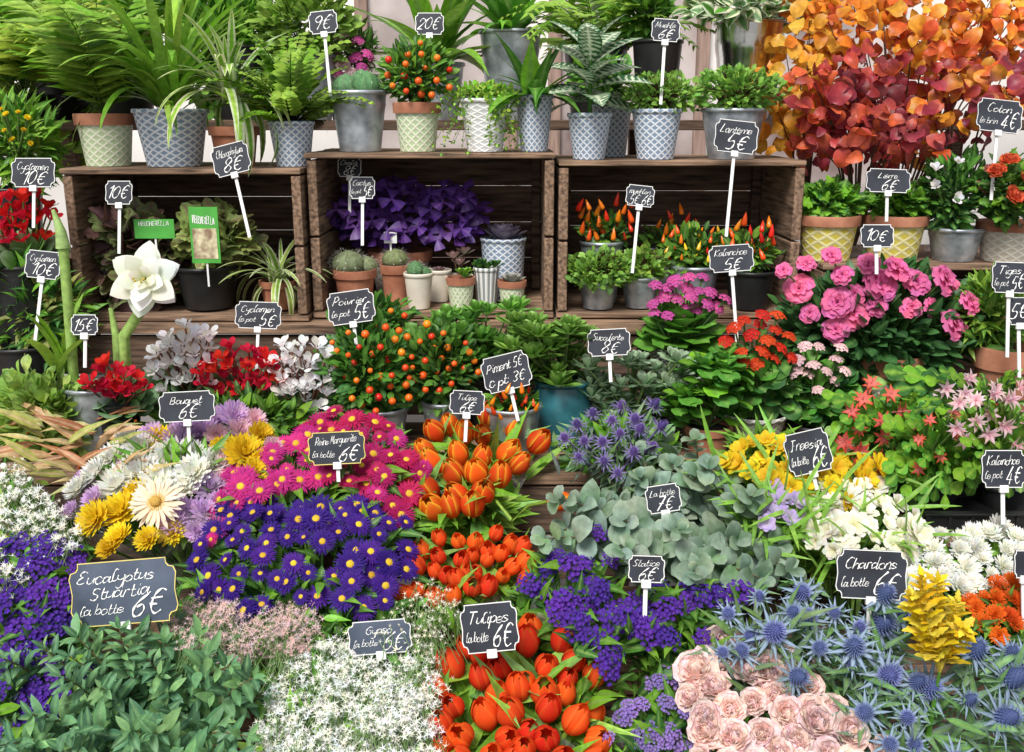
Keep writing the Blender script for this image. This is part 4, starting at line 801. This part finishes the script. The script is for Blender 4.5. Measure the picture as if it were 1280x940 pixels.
bunch('aster_bunch','crimson pink aster bunch left of the bicolour tulips','flower bunch',[(375,535),(395,518),(440,516),(505,545),(532,580),(524,625),(500,645),(440,625),(405,617),(395,580)],18,AST_C+AST_M[:1],16,CEN,lift=.03,leaves=AL,dome=.02,szj=.3,jy=.02)
bunch('aster_bunch','deep violet aster bunch with yellow centres','flower bunch',[(240,700),(262,660),(330,622),(420,626),(505,646),(518,690),(495,748),(440,772),(360,762),(300,762),(250,740)],20,AST_P,17,CEN,lift=.03,leaves=AL,dome=.03,szj=.3,jy=.02)
TL=[leafT(.16,'lance',8,2,.35,d) for d in(.1,.4,.8)]; TG=[GL,G1,(.24,.46,.12)]
r_,b0,c=bunch('tulip_bunch','orange and yellow bicolour tulip bunch, with one drooping right','flower bunch',[(522,562),(550,540),(600,535),(652,545),(668,565),(642,592),(615,622),(590,652),(550,662),(524,652),(518,612)],22.5,TUL_Y,37,lift=-.02,leaves=(TL,120,.12,TG,(-.03,.04)),fac=(0,-.35,1),fs=.8,stemc=GL,stemr=.003,wrap=.85,jy=.012,cap=40)
p=S(685,627,.02); inst('flower',TUL_Y[0],r_,p,(1,-.3,.15),34*mpp(p)); b=B(r_.location); b.tube([b0+Vector((0,0,.1)),S(640,650,.04),S(660,632,.035),p],.003,.003,GL,6); b.build('stem',LEAF,r_)
bunch('tulip_bunch','bright red orange tulip bunch below the bicolour tulips','flower bunch',[(520,702),(555,685),(620,678),(652,692),(650,735),(600,755),(550,762),(508,755)],16.5,TUL_O,28,lift=-.03,leaves=(TL,80,.10,TG,(-.01,.06)),fac=(0,-.4,1),fs=.7,stemc=GL,stemr=.003,wrap=1.0)
bunch('tulip_bunch','large red orange tulip bunch at the front centre','flower bunch',[(560,840),(590,812),(620,812),(660,795),(718,815),(742,860),(742,968),(548,968),(548,885)],25.5,TUL_R,43,lift=-.03,leaves=(TL,110,.12,TG,(-.03,.05)),fac=(0,-.35,1),fs=.5,stemc=GL,stemr=.0035,wrap=1.0)
pl=[(680,650),(700,600),(735,570),(790,580),(820,545),(880,545),(910,590),(950,600),(985,660),(1000,700),(975,738),(930,715),(900,690),(870,740),(810,735),(760,690),(720,690),(670,670)]
c=S(835,650,0); r_=thing('eucalyptus_bunch','large bunch of round grey green eucalyptus leaves in the centre right','foliage bunch',(c.x,c.y+.1,.74)); b=B(r_.location); b0=Vector((c.x,c.y+.08,.80))
EC=[(.15,.26,.17),(.25,.37,.27),(.12,.23,.13),(.21,.38,.19),(.32,.42,.34)]
for x,y in fill(pl,34,70): sprig(b,b0+Vector((U(-.08,.08),U(-.03,.03),0)),S(x,y,.03+U(-.05,.08)),10,EUC,U(.042,.062),EC,.06,.0025,(.26,.2,.12),(.34,.45,.34),.4,.45)
b.build('foliage',LEAF,r_)
bunch('thistle_bunch','dusky violet sea holly bunch above the eucalyptus','flower bunch',[(705,545),(740,515),(800,505),(840,525),(830,565),(770,595),(715,575)],22,THV,10,[('bracts',THVB[0])],lift=.04,part='thistle_head',sub_choice=THVB,stemc=(.16,.12,.28),leaves=(BRA,120,.05,[(.2,.3,.24),(.16,.13,.3),(.2,.32,.2)]),cap=30)
FL_=(STR[:2],70,.14,[G1,GL],(-.02,.05))
bunch('freesia_bunch','yellow freesia bunch around the tilted sign','flower bunch',[(912,575),(945,548),(985,548),(1010,580),(1060,568),(1098,590),(1078,622),(1010,622),(958,604)],15,FRE_Y,18,lift=.04,leaves=FL_,fs=.9,szj=.3)
bunch('freesia_bunch','lilac freesia bunch between eucalyptus and white freesias','flower bunch',[(940,620),(965,608),(995,625),(990,660),(955,655)],17,FRE_L,17,lift=.05,leaves=FL_)
bunch('freesia_bunch','white freesia bunch left of the white chrysanthemums','flower bunch',[(1010,640),(1035,612),(1090,607),(1142,642),(1152,682),(1110,712),(1060,702),(1018,675)],15.5,FRE_W,19,lift=.03,leaves=FL_,fs=.9,szj=.3)
bunch('chrysanthemum_bunch','white chrysanthemum bunch at right below the tray','flower bunch',[(1112,690),(1160,666),(1290,666),(1290,732),(1200,738),(1128,724)],16.5,MUM_W,15,lift=.02,leaves=AL,szj=.3)
bunch('chrysanthemum_bunch','burnt orange chrysanthemum bunch at the right edge','flower bunch',[(1200,745),(1290,728),(1290,795),(1230,785)],15,MUM_O,14,lift=.02,leaves=AL)
c=S(1178,850,.09); r_=thing('feathery_plume','narrow bright yellow feathery frond standing behind the thistles at right','foliage bunch',(c.x,c.y+.04,shelfz(c.y+.04))); b0=Vector((c.x+.005,c.y+.02,c.z)); b=B(r_.location); LBP=leafT(.45,'lobe',8,2,.1,.5,'none')
for x1,y1,n in((1152,722,18),(1172,728,18),(1196,752,16),(1140,745,15),(1205,785,13)):
    sprig(b,b0,P(x1,y1,b0.y+U(-.03,.02)),n,LBP,.034,[(.88,.70,.02),(.86,.62,.02),(.90,.77,.07)],.02,.002,(.6,.5,.06),None,.12,.9)
b.build('plume',LEAF,r_); b=B(r_.location)
for i in range(4): b.tube([r_.location+Vector((U(-.02,.02),U(-.02,.02),.01)),b0],.003,.002,G2)
b.build('stems',LEAF,r_)
SL=(LAN,180,.06,[G2,G3,G1],(-.01,.1))
bunch('statice_bunch','purple statice bunch right of the tulips','flower bunch',[(652,715),(690,685),(750,685),(775,720),(745,745),(770,775),(760,825),(725,800),(690,750)],22,STA_P,18,lift=.04,part='flower_spray',leaves=SL,wrap=.8,jy=.03,szj=.3)
bunch('statice_bunch','purple statice bunch behind the blue thistles and statice sign','flower bunch',[(775,750),(815,730),(870,735),(905,722),(928,750),(900,790),(840,790),(790,800)],22,STA_P,18,lift=.04,part='flower_spray',leaves=SL,wrap=.9,jy=.03,szj=.3)
bunch('statice_bunch','pale lavender statice bunch at the bottom centre right','flower bunch',[(760,910),(800,850),(850,840),(885,870),(880,960),(755,960)],23,STA_L,14,lift=.0,part='flower_spray',leaves=SL,wrap=.9,jy=.03,szj=.3)
bunch('statice_bunch','purple statice bunch at left edge under the snowberries','flower bunch',[(-10,700),(55,682),(105,710),(95,770),(40,790),(-10,780)],21,STA_P,18,lift=.03,part='flower_spray',leaves=SL,jy=.03,szj=.3)
bunch('statice_bunch','purple statice bunch at lower left edge behind fine eucalyptus','flower bunch',[(-10,790),(60,780),(100,850),(60,910),(-10,925)],23,STA_P,18,lift=.03,part='flower_spray',leaves=SL,jy=.03,szj=.3)
def gyp(label,pl,n,c1,lift,rad,ncl,spread,gr):
    cx,cy,wx,wy=ctr(pl); c=S(cx,cy,lift); y=c.y+.07; root=thing('gypsophila_bunch',label,'flower bunch',(c.x,y,shelfz(y))); base=Vector((c.x,y,c.z-.18)); blossoms(root,base,pl,n,c1,lift,rad,ncl,spread,gr=gr)
    b=B(root.location); b.tube([root.location+Vector((0,0,.01)),base],.012,.01,(.2,.3,.12),8); b.build('stems',LEAF,root)
gyp('cloud of tiny white gypsophila left of the front tulips',[(325,900),(355,840),(400,795),(470,805),(520,815),(545,840),(545,955),(325,955)],3700,(.90,.90,.85),.01,.0066,95,9,400)
gyp('pale pink gypsophila cloud behind the white one',[(210,775),(250,750),(330,752),(392,770),(385,815),(300,830),(225,800)],1700,(.86,.62,.61),.025,.0060,46,9,160)
gyp('sparse airy white gypsophila sprigs beside the red tulips',[(470,790),(520,730),(570,745),(555,790),(530,820)],260,(.84,.80,.68),.03,.0048,26,8,20)
pl=[(-10,820),(60,805),(130,785),(220,780),(300,808),(335,855),(320,900),(300,960),(-10,960),(-10,860)]
c=S(150,880,0); r_=thing('fine_eucalyptus_bunch','dense green small leaved eucalyptus at the front left corner','foliage bunch',(c.x,c.y+.12,.5)); b=B(r_.location); b0=Vector((c.x,c.y+.08,c.z-.22))
for x,y in fill(pl,27,90): sprig(b,b0+Vector((U(-.09,.09),U(-.04,.04),0)),S(x,y,.05+U(-.07,.07)),15,OVN,U(.042,.058),[(.10,.23,.11),(.16,.32,.14),(.065,.16,.075),(.23,.40,.15)],.08,.0018,(.22,.16,.08),(.20,.36,.16),.3,.8)
b.build('foliage',LEAF,r_)
bunch('rose_bunch','blush pink rose bunch at the bottom right beneath the thistles','flower bunch',[(872,832),(900,805),(945,805),(985,832),(1040,867),(1068,902),(1120,960),(875,960),(864,892)],27,ROSE_P,29,lift=.03,leaves=(OV,70,.05,[G2,G3]),szj=.25,jy=.012,cap=80)
def thist(label,pl,px,sp=40,lift=.05,cap=60,nl=260): bunch('thistle_bunch',label,'flower bunch',pl,sp,THH,px,[('bracts',THB[0])],lift=lift,part='thistle_head',sub_choice=THB,stemc=(.20,.32,.24),leaves=(BRA,nl,.075,[(.16,.29,.20),(.12,.26,.11),(.2,.28,.28)],(-.01,.08)),cap=cap,fac=(0,-.65,.8),szj=.35,jy=.03)
thist('blue sea holly thistle bunch left, over the pink roses',[(895,785),(920,750),(975,742),(1000,770),(990,835),(950,825),(905,820)],19,32,.07,12,120)
thist('blue sea holly thistle bunch under the biggest right hand sign',[(1000,755),(1060,735),(1130,755),(1140,830),(1110,865),(1040,855),(1000,800)],19,33)
thist('grey blue sea holly thistle bunch at the bottom right corner',[(1075,905),(1110,870),(1180,860),(1240,805),(1290,825),(1290,960),(1085,960)],22,40)
# ================================================================ SIGNS
s_=sign
s_(404,28,36,28,[('9€',0,0,.55)],'small slate sign 9€ on a long stick above the cactus pot',Y=.05,stem=.13,roll=-6)
s_(537,30,36,27,[('20€',0,0,.5)],'small slate sign 20€ above the orange berry bush',Y=.12,stem=.12)
s_(832,38,36,28,NP('Muehle','6€'),'slate sign 6€ on stick above the wire vine',Y=.04,stem=.13,roll=4)
s_(920,171,55,40,NP('Lanterne','5€'),'slate sign Lanterne 5€ on long stick in front of zinc pot',Y=-.06,stem=.17,roll=6)
s_(289,199,48,38,NP('Chlorophytum','8€'),'slate sign 8€ in front of the upper spider plant',Y=-.1,stem=.13,roll=-14)
s_(42,216,55,36,NP('Cyclamen','10€'),'slate sign Cyclamen 10€ highest at the left edge',Y=-.12,stem=.08)
s_(149,241,34,29,[('10€',0,0,.5)],'slate sign 10€ over the heuchera at left crate',Y=-.07,stem=.1)
s_(437,209,30,24,NP('Oxalis','8€'),'small dark slate sign 8€ at back of middle crate',Y=.12,stem=.08)
s_(453,235,32,27,NP('Cactus','5€','le pot'),'slate sign le pot 5€ at left of the purple oxalis',Y=.04,stem=.1)
s_(800,245,36,26,NP('muehlen','5€ 6€'),'slate sign 5€ 6€ among the right crate chillies',Y=-.02,stem=.14,roll=6)
s_(1249,145,58,40,NP('Coton','4€','le brin'),'slate sign Coton 4€ at right in front of autumn branches',Y=-.02,stem=.14,roll=6)
s_(1110,226,56,29,NP('Lierre','6€'),'slate sign Lierre 6€ above the right ivy pot',Y=-.03,stem=.06,roll=2)
s_(1096,295,42,28,[('10€',0,0,.5)],'slate sign 10€ above the pink azalea',Y=-.26,stem=.05)
s_(914,323,56,33,NP('Kalanchoe','5€'),'slate sign Kalanchoe 5€ right of the pink kalanchoe',Y=-.15,stem=.14,roll=-4)
s_(1262,347,46,38,NP('Tiges','5€','le pot'),'slate sign le pot 5€ at right edge above terracotta pot',Y=-.28,stem=.12,roll=2)
s_(1274,389,28,34,[('5€',0,0,.5)],'small slate sign at right edge beneath the le pot sign',Y=-.29,stem=.1)
s_(54,331,44,34,NP('Cyclamen','10€'),'slate sign Cyclamen 10€ lower at left near the amaryllis bud',Y=-.22,stem=.12,roll=6)
s_(106,406,34,25,[('15€',0,0,.55)],'slate sign 15€ between bud and white amaryllis',Y=-.33,stem=.06)
s_(323,394,58,33,NP('Cyclamen','5€','le pot'),'slate sign Cyclamen 5€ above the red cyclamen',Y=-.15,stem=.1,roll=2)
s_(439,384,60,40,NP('Poivrier','5€','le pot'),'tilted slate sign at the lower edge of middle crate',Y=-.24,stem=.06,roll=-8)
s_(633,465,61,44,[('Piment 5€',0,.2,.26),('c pt: 3€',0,-.18,.3)],'tilted slate sign Piment 5€ 3€ above orange flame chilli',Y=-.34,stem=.06,roll=-14)
s_(761,428,54,33,NP('Succulente','8€'),'slate sign Succulente 8€ above the stonecrop',Y=-.28,stem=.05,roll=-3)
s_(584,503,44,29,NP('Tulipe','6€'),'slate sign Tulipe 6€ above the bicolour tulips',Y=-.40,stem=.05,roll=3)
s_(234,508,71,37,NP('Bouquet','6€'),'slate sign Bouquet 6€ above the mixed bouquet',lift=.12,stem=.06,roll=-3)
s_(421,560,72,40,NP('Reine Marguerite','6€','la botte'),'slate sign Reine Marguerite 6€ in the pink asters',lift=.10,stem=.03,roll=-3,frame=GOLDB)
s_(1010,565,56,52,NP('Freesia','6€','la botte'),'tilted slate sign Freesia 6€ in the yellow freesias',lift=.10,stem=.03,roll=-14)
s_(1254,586,56,46,NP('Kalanchoe','4€','le pot'),'slate sign le pot 4€ in front of the black tray',lift=.12,stem=.06)
s_(829,623,44,34,NP('La botte','7€'),'slate sign half hidden in the round eucalyptus leaves',lift=.095,stem=.02,roll=-9)
s_(808,711,46,33,NP('Statice','6€'),'slate sign Statice 6€ above the purple statice',lift=.11,stem=.06,roll=2)
s_(1089,718,90,60,NP('Chardons','6€','la botte'),'large slate sign Chardons 6€ above the blue thistles',lift=.11,stem=.05,roll=3)
s_(155,740,136,78,[('Eucalyptus',-.05,.27,.2),('Stuartia',-.02,.02,.2),('la botte',-.2,-.24,.16,.4),('6€',.24,-.2,.36,.3)],'largest slate sign Eucalyptus Stuartia with gold border at lower left',lift=.11,stem=.01,roll=-5,frame=GOLDB,mat=SLATE_REFL)
s_(475,796,80,41,NP('Gypso','6€','la botte'),'slate sign Gypso rising behind the white gypsophila',lift=.05,stem=.01,roll=-5,mat=SLATE_REFL)
s_(612,784,72,60,NP('Tulipes','6€','la botte'),'slate sign Tulipes 6€ in front of the large red tulips',lift=.10,stem=.01,roll=-6)
s_(1280,705,26,34,[],'blank looking slate sign cut by the right edge at the chrysanthemums',lift=.09,stem=.08)
# ================================================================ CAMERA, LIGHT
cd=bpy.data.cameras.new('camera'); co=bpy.data.objects.new('camera',cd); COL.objects.link(co); co.location=CAM; co.rotation_euler=(PI/2-A,0,0)
cd.sensor_width=36; cd.lens=36*F/1280; cd.clip_start=.02; cd.clip_end=500; sc.camera=co
el=math.radians(52); az=math.radians(200); D=Vector((sin(az)*cos(el),cos(az)*cos(el),sin(el)))
ld=bpy.data.lights.new('sun','SUN'); ld.energy=4.0; ld.angle=math.radians(22); ld.color=(1,.975,.93); lo=bpy.data.objects.new('sun',ld); COL.objects.link(lo); lo.rotation_euler=D.to_track_quat('Z','Y').to_euler()
w=bpy.data.worlds.new('World'); sc.world=w; w.use_nodes=True; nt=w.node_tree; sky=nt.nodes.new('ShaderNodeTexSky'); sky.sky_type='NISHITA'; sky.sun_disc=False; sky.sun_elevation=el; sky.sun_rotation=az; sky.dust_density=3
hs=nt.nodes.new('ShaderNodeHueSaturation'); hs.inputs['Saturation'].default_value=.35; nt.links.new(sky.outputs[0],hs.inputs['Color']); nt.links.new(hs.outputs[0],nt.nodes['Background'].inputs[0]); nt.nodes['Background'].inputs[1].default_value=.125
sc.view_settings.view_transform='Standard'; sc.view_settings.look='None'; sc.view_settings.exposure=0
